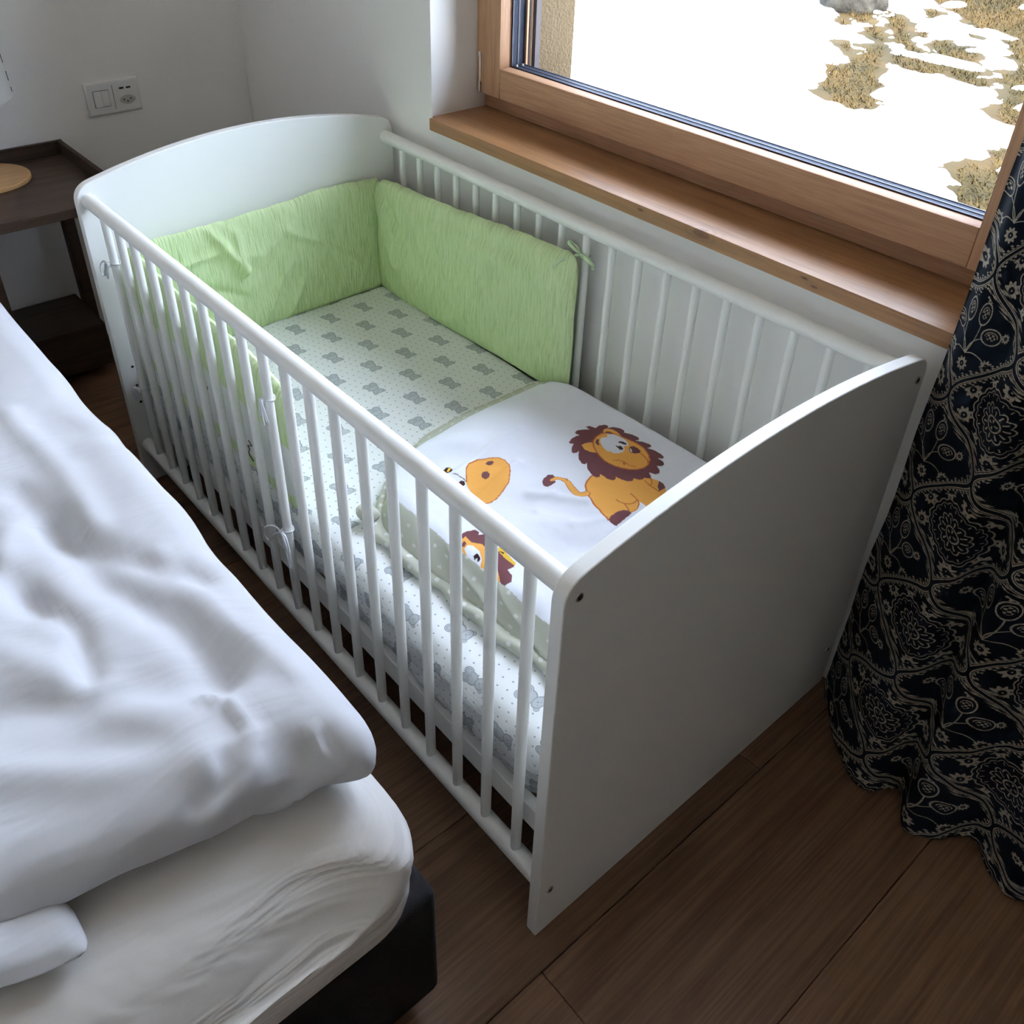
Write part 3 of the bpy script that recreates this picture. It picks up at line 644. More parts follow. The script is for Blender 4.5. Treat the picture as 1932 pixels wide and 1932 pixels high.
for x0, x1 in ((0.9325, 0.9352), (0.9493, 0.9537), (0.9673, 0.9702)):
    for lo, hi in (((x0, 0.0450, 0.8835), (x1, 1.1780, 0.9012)), ((x0, 1.1743, 0.9014), (x1, 1.1784, ZT - 0.07)), ((x0, 0.0449, 0.9014), (x1, 0.0488, ZT - 0.07))):
        box('gasket', lo, hi, 'spacer_edge', win)
for x in (0.9425, 0.9605):
    link('corner_key', cyl_mesh('corner_key', (x, 1.168, 0.9000), (x, 1.168, 0.9035), 0.0030, 0.0022, 12), 'white_plastic', win)
# outer weather profile
for nm, lo, hi, mt in (('outer_bead', (0.9705, 1.1690, 0.87), (0.9765, 1.1900, ZT - 0.01), 'window_larch_up'), ('outer_bead', (0.9767, 1.1665, 0.87), (0.9805, 1.1900, ZT - 0.01), 'alu_dark'),
                       ('outer_bead', (0.9807, 1.1655, 0.87), (0.9853, 1.1900, ZT - 0.01), 'window_larch_up'), ('outer_bead', (0.9857, 1.1560, 0.87), (1.0000, 1.1648, ZT - 0.01), 'alu_dark'),
                       ('outer_bead', (0.9705, 0.02, 0.83), (0.9853, 1.1650, 0.8815), 'alu_dark'), ('outer_bead', (0.9705, 0.02, 0.8817), (0.9853, 0.052, ZT - 0.01), 'alu_dark')):
    box(nm, lo, hi, mt, win)
box('outer_sill', (0.9857, -0.0495, 0.8005), (1.17, 1.1645, 0.8085), 'alu_dark', win, 0.002, 1)
link('hinge_pin', cyl_mesh('hinge_pin', (0.8965, 1.2465, 0.8330), (0.8965, 1.2465, 0.8560), 0.0032, None, 12), 'steel', win)
link('hinge_pin', cyl_mesh('hinge_pin', (0.8975, 1.2460, 0.8562), (0.8975, 1.2460, 0.9150), 0.0022, None, 12), 'white_plastic', win)
link('hinge_pin', cyl_mesh('hinge_pin', (0.8965, 1.2465, 0.9152), (0.8965, 1.2465, 0.9230), 0.0030, None, 12), 'white_plastic', win)

# ---- outdoors
GZ = -1.0
V = [(1.1, -60, GZ), (120, -60, GZ), (120, 90, GZ), (1.1, 90, GZ)]
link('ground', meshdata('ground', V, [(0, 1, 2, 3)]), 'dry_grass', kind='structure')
gx = np.arange(1.2, 18.0, 0.038); gy = np.arange(-1.0, 10.0, 0.038)
X, Y = np.meshgrid(gx, gy, indexing='ij')
wx = X + 0.20 * (fbm(X * 3.4, Y * 3.4, 5) - 0.47) * 2; wy = Y + 0.20 * (fbm(X * 3.4, Y * 3.4, 15) - 0.47) * 2
f = np.full(X.shape, 9.0)
for poly in BARE:
    d = seg_dist(wx, wy, poly, True); ins = in_poly(wx, wy, poly)
    f = np.minimum(f, np.where(ins, -d, d))
f = f - 0.08 + 0.13 * (fbm(X * 7, Y * 7, 31) - 0.47)
isl = vn(X * 2.6, Y * 2.6, 77) - 0.80
f = np.where((f < 0) & (f > -0.9), np.maximum(f, isl * 0.9), f)
h = 0.040 * sstep(0.0, 0.10, f) ** 0.6 + 0.03 * (fbm(X * 0.9, Y * 0.9, 3) - 0.4) * sstep(0.1, 0.6, f) + 0.015 * fbm(X * 7, Y * 7, 8) * sstep(0, 0.1, f)
Z = np.where(f > 0, GZ + 0.004 + h, GZ - 0.02)
F = grid_faces(len(gx), len(gy))
keep = (f.ravel()[F] > 0).any(1)
SV = np.stack([X, Y, Z], -1).reshape(-1, 3)
x0, x1, y0, y1 = gx[0], gx[-1], gy[0], gy[-1]; zz = GZ + 0.05
base = len(SV)
SV = np.concatenate([SV, np.array([(x1, -60, zz), (120, -60, zz), (120, 90, zz), (x1, 90, zz), (x0, -60, zz), (x1, y0, zz), (x0, y0, zz), (x1, y1, zz), (x0, y1, zz), (x0, 90, zz)])])
F = np.concatenate([F[keep], np.array([(base, base + 1, base + 2, base + 3), (base + 4, base, base + 5, base + 6), (base + 8, base + 7, base + 3, base + 9)])])
link('snow', meshdata('snow', SV, F, True), 'snow_mat', kind='stuff', label='melting white snow cover on the meadow outside the window', cat='snow')
# dry grass blades in the thawed patches
rng = np.random.default_rng(4)
bx = rng.uniform(5.5, 17, 150000); by = rng.uniform(1.5, 8.5, 150000)
ins = np.zeros(bx.shape, bool)
for poly in BARE: ins |= in_poly(bx, by, poly)
bx = bx[ins][:26000]; by = by[ins][:26000]
n = len(bx); an = rng.uniform(0, 6.283, n); ln = rng.uniform(0.04, 0.12, n); le = rng.uniform(0.7, 1.45, n); wd = rng.uniform(0.003, 0.007, n)
dx, dy = np.cos(an), np.sin(an)
p0 = np.stack([bx - dy * wd, by + dx * wd, np.full(n, GZ)], 1); p1 = np.stack([bx + dy * wd, by - dx * wd, np.full(n, GZ)], 1)
p2 = np.stack([bx + dx * ln * np.sin(le), by + dy * ln * np.sin(le), GZ + ln * np.cos(le)], 1)
GV = np.stack([p0, p1, p2], 1).reshape(-1, 3)
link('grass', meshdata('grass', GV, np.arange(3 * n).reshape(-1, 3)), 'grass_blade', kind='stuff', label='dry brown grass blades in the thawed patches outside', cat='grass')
# boulder
bm = bmesh.new(); bmesh.ops.create_icosphere(bm, subdivisions=4, radius=1.0)
for v in bm.verts:
    p = v.co.copy(); k = 1 + 0.5 * (float(fbm(np.array(p.x * 1.7 + 3), np.array(p.y * 1.7 + p.z * 1.3), 21)) - 0.45)
    v.co = Vector((p.x * 0.55 * k, p.y * 0.42 * k, p.z * 0.30 * k))
link('boulder', bm_mesh('boulder', bm, 30), 'rock', loc=(12.35, 6.92, GZ + 0.10), label='grey boulder half sunk in the snow outside the window', cat='rock')

# ================================================================ CRIB
CW, CL, CT = 0.7626, 1.44, 0.021
crib = empty('crib', (CW / 2, CL / 2, 0), 'white wooden baby crib with barred sides under the window', 'crib')
def panel_poly(apex, k, cx, r=0.032):
    top = lambda x: apex - k * (x - cx) ** 2
    pts = [(0.0, 0.0), (CW, 0.0)]
    for (x0, z0), (xc, zc), (x1, z1) in (((CW, top(CW) - r), (CW, top(CW)), (CW - r, top(CW - r))),):
        for i in range(9):
            t = i / 8; pts.append(((1 - t) ** 2 * x0 + 2 * t * (1 - t) * xc + t * t * x1, (1 - t) ** 2 * z0 + 2 * t * (1 - t) * zc + t * t * z1))
    for i in range(1, 32):
        x = CW - r - (CW - 2 * r) * i / 32; pts.append((x, top(x)))
    x0, z0, xc, zc, x1, z1 = r, top(r), 0.0, top(0.0), 0.0, top(0.0) - r
    for i in range(9):
        t = i / 8; pts.append(((1 - t) ** 2 * x0 + 2 * t * (1 - t) * xc + t * t * x1, (1 - t) ** 2 * z0 + 2 * t * (1 - t) * zc + t * t * z1))
    return pts
def bolt(x, y, z, sgn, par):
    b = link('bolt', cyl_mesh('bolt', (x, y, z), (x, y + 0.0012 * sgn, z), 0.0062, 0.0058, 16), 'steel', par)
    link('hex_recess', cyl_mesh('hex_recess', (x, y + 0.0012 * sgn, z), (x, y + 0.0015 * sgn, z), 0.0040, 0.0040, 6), 'dark_void', b)
ends = []
for y0, apex, k, cx, sgn in ((0.0, 0.779, 0.28, 0.40, -1), (CL - CT, 0.799, 0.36, 0.405, 1)):
    pn = link('end_panel', bm_mesh('end_panel', prism_bm(panel_poly(apex, k, cx), 'y', y0, y0 + CT, 0.0022, 3), 35), 'crib_lacquer', crib)
    ends.append(pn)
    wnm = pn.modifiers.new('flat_shading', 'WEIGHTED_NORMAL'); wnm.keep_sharp = True; wnm.weight = 100
    for x in (0.0225, CW - 0.0225):
        for z in (0.709, 0.1075): bolt(x, y0 if sgn < 0 else y0 + CT, z, sgn, pn)
for z in (0.320, 0.2252, 0.27):
    for x in (0.0285,):
        link('peg_hole', cyl_mesh('peg_hole', (x, CL - CT - 0.0006, z), (x, CL - CT + 0.0004, z), 0.0032, None, 12), 'dark_void', ends[1])
for x in (0.0225, CW - 0.0225):
    for z, r in ((0.7125, 0.0148), (0.1080, 0.0150)):
        link('rail', cyl_mesh('rail', (x, CT, z), (x, CL - CT, z), r, None, 32), 'crib_lacquer', crib)
spm = cyl_mesh('spindle', (0, 0, 0), (0, 0, 0.582), 0.0082, None, 20)
SPY = [1.3468 - 0.0705 * i for i in range(19)]
for x in (0.0225, CW - 0.0225):
    for y in SPY: link('spindle', spm, 'crib_lacquer', crib, loc=(x, y, 0.119))
for x0, x1 in ((0.045, 0.063), (CW - 0.063, CW - 0.045)):
    box('base_board', (x0, CT + 0.001, 0.155), (x1, CL - CT - 0.001, 0.203), 'crib_lacquer', crib, 0.0015, 1)
box('base_end', (0.064, CT + 0.001, 0.155), (CW - 0.064, CT + 0.019, 0.203), 'crib_lacquer', crib, 0.0015, 1)
box('base_end', (0.064, CL - CT - 0.019, 0.155), (CW - 0.064, CL - CT - 0.001, 0.203), 'crib_lacquer', crib, 0.0015, 1)
for i in range(9):
    y = 0.08 + i * 0.16
    box('slat', (0.064, y - 0.045, 0.190), (CW - 0.064, y + 0.045, 0.2025), 'hardboard', crib, 0.001, 1)

# ---- crib mattress
me = remeshed('crib_mattress', (0.047, 0.060, 0.2045), (0.715, 1.414, 0.335), 0.034, 0.0075)
V = get_co(me)
side = sstep(0.32, 0.26, V[:, 2])
lo = sstep(0.16, 0.05, V[:, 0])
V[:, 0] -= side * lo * (0.010 * (fold(V[:, 1], V[:, 2], 8, 7, 42, 3) - 0.4) + 0.005 * (fold(V[:, 1], V[:, 2], -14, 14, 70, 13) - 0.4))
V[:, 2] += (0.004 * (fbm(V[:, 0] * 6, V[:, 1] * 6, 2) - 0.45)) * sstep(0.28, 0.33, V[:, 2])
V[:, 2] = np.maximum(V[:, 2], 0.2045)
set_co(me, V)
link('crib_mattress', me, 'bear_sheet', label='crib mattress in a white fitted sheet printed with grey teddy bears', cat='mattress')

# ---- bumper
bump_root = empty('crib_bumper', (0.38, 1.1, 0.336), 'pale green crinkled crib bumper tied around the head of the crib', 'crib bumper')
def pad(name, centre, normal, th, length, ztop, zbot, nu, nv, parent, patch=None, seed=0, ends_round=()):
    """quilted panel: two puffed faces closed along their rim. centre(s) -> (x,y); normal = inward side"""
    s = np.linspace(0, 1, nu); t = np.linspace(0, 1, nv)
    Sg, Tg = np.meshgrid(s, t, indexing='ij')
    C = np.array([centre(a) for a in s])
    zt = np.array([ztop(a) for a in s]); zb = np.array([zbot(a) for a in s])
    puff = (1 - np.abs(2 * Sg - 1) ** 14) ** 0.5 * (1 - np.abs(2 * Tg - 1) ** 7) ** 0.5
    wr = 0.0085 * (fold(Sg * length, Tg * 0.3, 62, 5, 16, seed + 1, 0.6) - 0.35) + 0.011 * (fbm(Sg * length * 9, Tg * 2.4, seed) - 0.47)
    if seed == 4:
        for p0_, p1_, am_ in (((0.17, 0.30), (0.245, 0.17), 0.011), ((0.245, 0.17), (0.235, 0.27), 0.010), ((0.05, 0.22), (0.20, 0.235), 0.006), ((0.14, 0.16), (0.24, 0.10), -0.006), ((0.36, 0.24), (0.56, 0.10), 0.005)):
            dd_ = seg_dist(Sg * length, Tg * 0.3, [p0_, p1_]); wr = wr + am_ * np.exp(-(dd_ / 0.010) ** 2)
    if seed == 7:
        for p0_, p1_, am_ in (((0.69, 0.28), (0.60, 0.10), 0.010), ((0.67, 0.30), (0.55, 0.16), -0.007), ((0.64, 0.24), (0.50, 0.06), 0.005), ((0.10, 0.255), (0.45, 0.27), -0.005), ((0.08, 0.24), (0.30, 0.235), 0.004), ((0.30, 0.08), (0.42, 0.02), 0.006)):
            dd_ = seg_dist(Sg * length, Tg * 0.3, [p0_, p1_]); wr = wr + am_ * np.exp(-(dd_ / 0.013) ** 2)
    edge = 0.007 * (fbm(Sg * length * 40, Tg * 0 + seed, 4) - 0.45)
    for c_, rr_ in ends_round:
        q_ = np.clip(1 - np.abs(s - c_) * length / rr_, 0, 1); dr = rr_ * (1 - np.sqrt(np.maximum(0, 1 - q_ ** 2)))
        zt = zt - dr; zb = zb + dr * 0.7
    if seed == 7:
        zt = zt - 0.010 * np.exp(-((s - 0.985) * length / 0.012) ** 2)
    Zc = zb[:, None] + (zt - zb)[:, None] * Tg + edge * (Tg > 0.97)
    out = []
    for sg in (1, -1):
        off = sg * th * puff + wr * puff
        out.append(np.stack([C[:, 0][:, None] + normal[0] * off, C[:, 1][:, None] + normal[1] * off, Zc], -1).reshape(-1, 3))
    F = grid_faces(nu, nv)
    m = nu * nv
    rim = []
    b = [i * nv for i in range(nu)] + [(nu - 1) * nv + j for j in range(1, nv)] + [i * nv + nv - 1 for i in range(nu - 2, -1, -1)] + [j for j in range(nv - 2, 0, -1)]
    for i in range(len(b)):
        p, q = b[i], b[(i + 1) % len(b)]
        rim.append((p, q, q + m, p + m))
    Fa = np.concatenate([F, F[:, ::-1] + m, np.array(rim)])
    me = meshdata(name, np.concatenate(out), Fa, True)
    bmn = bmesh.new(); bmn.from_mesh(me); bmesh.ops.recalc_face_normals(bmn, faces=list(bmn.faces)); bmn.to_mesh(me); bmn.free()
    cu = np.zeros((2 * m, 3), np.float32)
    cu[:m, 0] = (Sg * length).ravel() + seed; cu[:m, 1] = (Tg * 0.3).ravel(); cu[m:] = cu[:m] + np.array([3.3, 0, 0], np.float32)
    at = me.attributes.new('cuv', 'FLOAT_VECTOR', 'POINT'); at.data.foreach_set('vector', cu.ravel())
    pa = np.zeros(2 * m, np.float32)
    if patch is not None: pa[m:] = patch(Sg, Tg).ravel()
    at = me.attributes.new('patch', 'FLOAT', 'POINT'); at.data.foreach_set('value', pa)
    return link(name, me, 'green_crinkle', parent)
def lerp_tab(tab):
    xs = [a for a, _ in tab]; ys = [b for _, b in tab]
    return lambda s: float(np.interp(s, xs, ys))
# barred side next to the bed: outer face carries a white appliqued field
pad_side = pad('bumper_panel', lambda s: (0.0600 + 0.004 * math.sin(7 * s), 0.712 + s * 0.672), (1, 0), 0.016, 0.67,
    lerp_tab([(0, 0.585), (0.12, 0.600), (0.5, 0.612), (1, 0.622)]), lambda s: 0.327, 130, 70, bump_root,
    patch=lambda s, t: sstep(0.15, 0.17, t + 0.012 * np.abs(np.sin(s * 55))) * (1 - sstep(0.60, 0.615, t + 0.02 * np.abs(np.sin(s * 26)))) , seed=1, ends_round=((0.0, 0.045), (1.0, 0.03)))
pad('bumper_panel', lambda s: (0.072 + s * 0.630, 1.4005 - 0.006 * math.sin(5 * s)), (0, -1), 0.0165, 0.64,
    lerp_tab([(0, 0.606), (0.1, 0.610), (0.25, 0.6135), (0.5, 0.6185), (0.76, 0.628), (1, 0.622)]), lambda s: 0.326, 130, 70, bump_root, seed=4, ends_round=((0.0, 0.03),))
pad('bumper_panel', lambda s: (0.7075 + 0.005 * math.sin(6 * s) - 0.006 * s, 0.700 + s * 0.705), (-1, 0), 0.019, 0.69,
    lerp_tab([(0, 0.668), (0.1, 0.664), (0.3, 0.654), (0.6, 0.640), (0.87, 0.634), (1, 0.622)]), lerp_tab([(0, 0.330), (0.2, 0.327), (1, 0.326)]), 130, 70, bump_root, seed=7, ends_round=((0.0, 0.035),))
# embroidered motifs on the white field
random.seed(5)
for yy, zz, rr in ((1.20, 0.47, 0.010), (1.115, 0.462, 0.014), (1.03, 0.452, 0.010), (0.965, 0.428, 0.007), (0.90, 0.425, 0.005), (0.868, 0.395, 0.022)):
    pts = [(0.0432, yy + random.uniform(-1, 1) * rr * 0.5, zz + rr * (1 - 2 * i / 6)) for i in range(7)]
    link('embroidery', sweep_mesh('embroidery', pts, 0.0011, 0.0009, 6, 4), 'thread_brown', pad_side)
def bow(x, y, z, side, mat, k=1.0, drop=0.03, loops=((-1, 1.0),), tails=((1, 1.0),)):
    """ribbon tied round a spindle; side = x-direction of the knot"""
    R = 0.0100
    ring = [(x + R * math.cos(a), y + R * math.sin(a), z + 0.0015 * math.sin(2 * a)) for a in [2 * math.pi * i / 12 for i in range(12)]]
    r0 = link('tie', sweep_mesh('tie', ring, 0.0028, 0.0009, 8, 2, True), mat, bump_root)
    kx = x + side * 0.0125
    link('knot', bm_mesh('knot', box_bm((kx - 0.004, y - 0.005, z - 0.005), (kx + 0.004, y + 0.005, z + 0.005), 0.0025, 2), 60), mat, r0)
    for d, q in loops:
        L = 0.046 * q * k
        pts = [(kx, y, z), (kx + side * 0.004, y + d * L * 0.35, z + 0.004), (kx + side * 0.006, y + d * L * 0.9, z - L * 0.35), (kx + side * 0.005, y + d * L * 1.05, z - L * 0.75),
               (kx + side * 0.004, y + d * L * 0.8, z - L * 0.85), (kx + side * 0.003, y + d * L * 0.4, z - L * 0.3), (kx, y, z)]
        link('ribbon_loop', sweep_mesh('ribbon_loop', pts, 0.0021, 0.0013, 8, 5), mat, r0)
    for d, q in tails:
        L = 0.05 * q * k
        pts = [(kx, y, z), (kx + side * 0.003, y + d * L * 0.25, z + 0.002), (kx + side * 0.004, y + d * L * 0.35, z - L * 0.4), (kx + side * 0.003, y + d * L * 0.30, z - L * 0.9)]
        link('ribbon_tail', sweep_mesh('ribbon_tail', pts, 0.0021, 0.0013, 8, 5), mat, r0)
bow(0.0225, SPY[0], 0.603, -1, 'ribbon_white', 0.9, loops=((1, 1.0), (0.3, 0.9)), tails=((0.8, 0.6),))
bow(0.0225, SPY[0], 0.300, -1, 'ribbon_white', 0.9, loops=((1, 0.8), (0.6, 1.0)), tails=((0.6, 0.6),))
bow(0.0225, SPY[9], 0.600, -1, 'ribbon_white', 0.8, loops=((-0.7, 0.9),), tails=((-0.3, 1.2), (0.25, 0.9)))
bow(0.0225, SPY[9], 0.318, -1, 'ribbon_white', 1.1, loops=((1, 1.2), (-0.4, 1.5)), tails=((-0.8, 2.0), (-0.6, 1.4)))
bow(CW - 0.0225, SPY[0], 0.610, -1, 'ribbon_white', 0.7, loops=((1, 1.0),), tails=())
# green tie at the free end of the window-side panel
gy_, gz_ = SPY[9], 0.655
gx_ = CW - 0.0225
ring = [(gx_ + 0.0100 * math.cos(a), gy_ + 0.0100 * math.sin(a), gz_ - 0.004) for a in [2 * math.pi * i / 12 for i in range(12)]]
g0 = link('tie', sweep_mesh('tie', ring, 0.0035, 0.0012, 8, 2, True), 'ribbon_green', bump_root)
kx = gx_ - 0.0125
link('knot', bm_mesh('knot', box_bm((kx - 0.004, gy_ - 0.010, gz_ - 0.002), (kx + 0.004, gy_ + 0.004, gz_ + 0.007), 0.003, 2), 60), 'ribbon_green', g0)
for pts in ([(kx, gy_, gz_ + 0.004), (kx - 0.004, gy_ + 0.018, gz_ + 0.012), (kx - 0.003, gy_ + 0.034, gz_ + 0.018), (kx + 0.002, gy_ + 0.036, gz_ + 0.021), (kx + 0.004, gy_ + 0.018, gz_ + 0.015), (kx, gy_, gz_ + 0.004)],
            [(kx, gy_ - 0.006, gz_ + 0.003), (kx - 0.004, gy_ - 0.020, gz_ + 0.001), (kx - 0.002, gy_ - 0.034, gz_ - 0.004), (kx + 0.003, gy_ - 0.032, gz_ - 0.009), (kx + 0.003, gy_ - 0.016, gz_ - 0.002), (kx, gy_ - 0.006, gz_ + 0.003)]):
    link('ribbon_loop', sweep_mesh('ribbon_loop', pts, 0.0036, 0.0011, 8, 5), 'ribbon_green', g0)
for pts in ([(kx - 0.002, gy_ + 0.002, gz_ + 0.004), (kx - 0.022, gy_ + 0.012, gz_ + 0.002), (kx - 0.040, gy_ + 0.026, gz_ - 0.010), (kx - 0.045, gy_ + 0.034, gz_ - 0.024)],
            [(kx, gy_ - 0.008, gz_ + 0.002), (kx + 0.004, gy_ - 0.022, gz_ - 0.004), (kx + 0.006, gy_ - 0.030, gz_ - 0.020)]):
    link('ribbon_tail', sweep_mesh('ribbon_tail', pts, 0.0036, 0.0011, 8, 5), 'ribbon_green', g0)

# ---- baby duvet
duv = empty('baby_duvet', (0.43, 0.40, 0.34), 'small white duvet printed with a lion and giraffe at the foot of the crib', 'blanket')
nu, nv = 470, 560
s = np.linspace(0, 1, nu); t = np.linspace(0, 1, nv)
Sg, Tg = np.meshgrid(s, t, indexing='ij')       # s: bar side -> window side, t: foot -> head
left = np.interp(t, [0, 0.2, 0.5, 0.75, 0.86, 0.94, 1.0], [0.166, 0.160, 0.145, 0.137, 0.140, 0.172, 0.235])
right = np.interp(t, [0, 0.5, 0.86, 1.0], [0.706, 0.712, 0.700, 0.686]); right = np.convolve(np.pad(right, 20, mode='edge'), np.ones(41) / 41, 'valid')
back = np.interp(s, [0, 0.06, 0.15, 0.3, 0.5, 0.7, 1.0], [0.665, 0.700, 0.735, 0.762, 0.775, 0.776, 0.775])
# smooth the tables
def smooth(a, k):
    p = np.pad(a, k, mode='edge'); return np.convolve(p, np.ones(2 * k + 1) / (2 * k + 1), 'valid')
left = smooth(left, 24); back = smooth(back, 18)
Xb = left[None, :] + (right - left)[None, :] * Sg
Yb = 0.050 + (back[:, None] - 0.050) * Tg
ed = np.minimum.reduce([Xb - left[None, :], right[None, :] - Xb, (back[:, None] - Yb), Yb - 0.040])
ed = np.maximum(ed, 0)
# bar-side rim is deeper than the others
el = Xb - left[None, :]
rr_ = lambda q, w: 1 - (1 - np.clip(q / w, 0, 1)) ** 2.4
rise = rr_(el, 0.055) * rr_(right[None, :] - Xb, 0.05) * rr_(back[:, None] - Yb, 0.17) * rr_(Yb - 0.035, 0.04)
Zb = 0.3430 + 0.050 * rise
Zb += 0.018 * sstep(0.05, 0.35, Xb - 0.15) * rise * (0.6 + 0.6 * fbm(Xb * 4, Yb * 4, 9))
# soft wrinkles: long waves near the bar side, creases by the lion's tail
near = sstep(0.50, 0.25, Xb)
Zb += rise * near * (0.010 * np.sin(42 * (Yb + 0.25 * Xb) + 5 * vn(Xb * 7, Yb * 5, 5)) * vn(Xb * 8, Yb * 6, 6) + 0.007 * (vn(Xb * 9, Yb * 14, 3) - 0.5))
Zb += rise * 0.0035 * (fbm(Xb * 14, Yb * 14, 12) - 0.47)
for (ax, ay), (bx_, by_), am in (((0.36, 0.44), (0.42, 0.36), 0.004), ((0.34, 0.40), (0.42, 0.42), 0.003), ((0.36, 0.33), (0.42, 0.30), 0.0025), ((0.25, 0.56), (0.47, 0.60), 0.006), ((0.22, 0.47), (0.40, 0.52), 0.005)):
    d = seg_dist(Xb, Yb, [(ax, ay), (bx_, by_)]); Zb += rise * 1.3 * am * np.exp(-(d / 0.010) ** 2)
rim_w = np.where(el < 0.10, 0.030 + 0.012 * vn(Yb * 12, Yb * 0, 5), 0.052 + 0.008 * vn(Xb * 10, Xb * 0, 5))
WHITE = np.array([0.78, 0.80, 0.86]); SAGE = np.array([0.50, 0.515, 0.43])
colr = np.ones(Xb.shape + (4,), np.float32)
colr[..., :3] = WHITE
PAL = {'O': (0.86, 0.42, 0.10), 'M': (0.185, 0.072, 0.080), 'D': (0.06, 0.025, 0.025), 'W': tuple(WHITE), 'E': (0.55, 0.17, 0.05), 'Y': (0.80, 0.50, 0.06)}
for it in PRINT:
    poly = it[-1]; pw = it[2] if it[0] == 'S' else 0.0
    xs_ = [p[0] for p in poly]; ys_ = [p[1] for p in poly]
    m = (Xb > min(xs_) - pw) & (Xb < max(xs_) + pw) & (Yb > min(ys_) - pw) & (Yb < max(ys_) + pw)
    if not m.any(): continue
    hit = in_poly(Xb[m], Yb[m], poly) if it[0] == 'P' else (seg_dist(Xb[m], Yb[m], poly) < pw)
    sub = colr[m]; sub[hit, :3] = PAL[it[1]]; colr[m] = sub
rimmask = (ed < rim_w * 0.999) & ((el < 0.10) | (back[:, None] - Yb < 0.07))
gd = np.minimum(np.hypot((Yb % 0.034) - 0.017, ((Zb * 1.5 + Xb) % 0.034) - 0.017), 9)
colr[rimmask, :3] = SAGE
colr[rimmask & (gd < 0.0042), :3] = (0.70, 0.71, 0.66)
lowr = sstep(0.05, 0.0, el) * sstep(0.0, 0.006, el)
Xb = Xb - lowr * (0.010 * (fold(Yb, Zb, 12, 4, 40, 7, 0.3) - 0.4)) - 0.004 * sstep(0.03, 0.0, el)
me = meshdata('printed_top', np.stack([Xb, Yb, Zb], -1).reshape(-1, 3), grid_faces(nu, nv), True)
ca = me.attributes.new('print', 'FLOAT_COLOR', 'POINT'); ca.data.foreach_set('color', colr.reshape(-1, 4).ravel())
link('printed_top', me, 'printed_cotton', duv)
# sage backing that bulges out below the printed top
k = 90
cyc = [(left[int(j)], 0.050 + (back[0] - 0.05) * t[int(j)]) for j in np.linspace(0, nv - 1, k)] + [(Xb[int(i), -1], Yb[int(i), -1]) for i in np.linspace(4, nu - 1, k)] + [(right[int(j)], Yb[-1, int(j)]) for j in np.linspace(nv - 5, 0, 40)]
cyc = np.array(cyc); m = len(cyc); cen = cyc.mean(0)
tng = np.roll(cyc, -1, 0) - np.roll(cyc, 1, 0); nrm = np.stack([-tng[:, 1], tng[:, 0]], 1); nrm /= np.linalg.norm(nrm, axis=1)[:, None] + 1e-9
nrm *= np.sign(((cyc - cen) * nrm).sum(1))[:, None]
rows = []
for q, (o_, z_) in enumerate(((-0.004, 0.3500), (0.008, 0.3545), (0.018, 0.3510), (0.021, 0.3430), (0.010, 0.3385), (-0.05, 0.3385))):
    bar = np.where(np.arange(m) < k, 1.0, 0.12)
    wob = (0.016 * (vn(np.arange(m) * 0.16, np.zeros(m), 3) - 0.45) * (1 if 0 < q < 4 else 0) + max(o_, 0) ) * bar - max(o_, 0)
    lim = cyc + nrm * (o_ + wob)[:, None] if np.ndim(o_ + wob) else cyc
    lim[:, 0] = np.minimum(lim[:, 0], 0.722); lim[:, 1] = np.maximum(lim[:, 1], 0.045)
    zr_ = np.where(bar > 0.5, z_ + (0.006 * (vn(np.arange(m) * 0.21, np.zeros(m), 8) - 0.4) if 0 < q < 3 else 0), min(z_, 0.3445))
    rows.append(np.column_stack([lim, zr_]))
BV = np.concatenate(rows); BF = []
for q in range(len(rows) - 1):
    for i in range(m): BF.append((q * m + i, q * m + (i + 1) % m, (q + 1) * m + (i + 1) % m, (q + 1) * m + i))
BF.append(tuple(range((len(rows) - 1) * m, len(rows) * m)))
link('backing', meshdata('backing', BV, BF, True), 'sage_dotted', duv)
# gathered corner with its tie
link('corner_tuft', bm_mesh('corner_tuft', box_bm((0.118, 0.598, 0.345), (0.150, 0.640, 0.372), 0.011, 4), 60), 'sage_dotted', duv)

# ================================================================ DOUBLE BED
bed = empty('double_bed', (-1.05, 1.07, 0), 'double bed base upholstered in black fabric left of the crib', 'bed')
box('bed_base', (-1.95, 0.020, 0.045), (-0.163, 2.12, 0.300), 'bed_upholstery', bed, 0.012, 3)
for x in (-0.24, -1.87):
    for y in (0.10, 2.04): link('leg', cyl_mesh('leg', (x, y, 0), (x, y, 0.05), 0.024, 0.03, 16), 'dark_void', bed)
me = remeshed('bed_mattress', (-1.93, -0.012, 0.3005), (-0.188, 2.09, 0.517), 0.074, 0.010)
V = get_co(me)
fr = sstep(0.10, 0.02, V[:, 1]); rt = sstep(-0.28, -0.21, V[:, 0])
low = sstep(0.50, 0.42, V[:, 2])
fold1 = fold(V[:, 0], V[:, 2], 24, 1.6, 15, 6, 0.8); fold2 = fold(V[:, 0] + 0.05, V[:, 2], 30, 2.5, 30, 16, 1.0)
V[:, 1] -= fr * (0.018 * (fold1 - 0.35) + 0.007 * (fold2 - 0.4) + 0.003 * (fold(V[:, 0], V[:, 2], 38, 3.0, 38, 26, 1.5) - 0.3)) * (0.35 + 0.65 * low) * sstep(0.34, 0.50, V[:, 2])
V[:, 0] += rt * (0.004 * (fold(V[:, 1], V[:, 2], 10, 2, 16, 8) - 0.4))
V[:, 2] += sstep(0.44, 0.50, V[:, 2]) * (-0.002 + 0.004 * (fbm(V[:, 0] * 8, V[:, 1] * 8, 3) - 0.47))
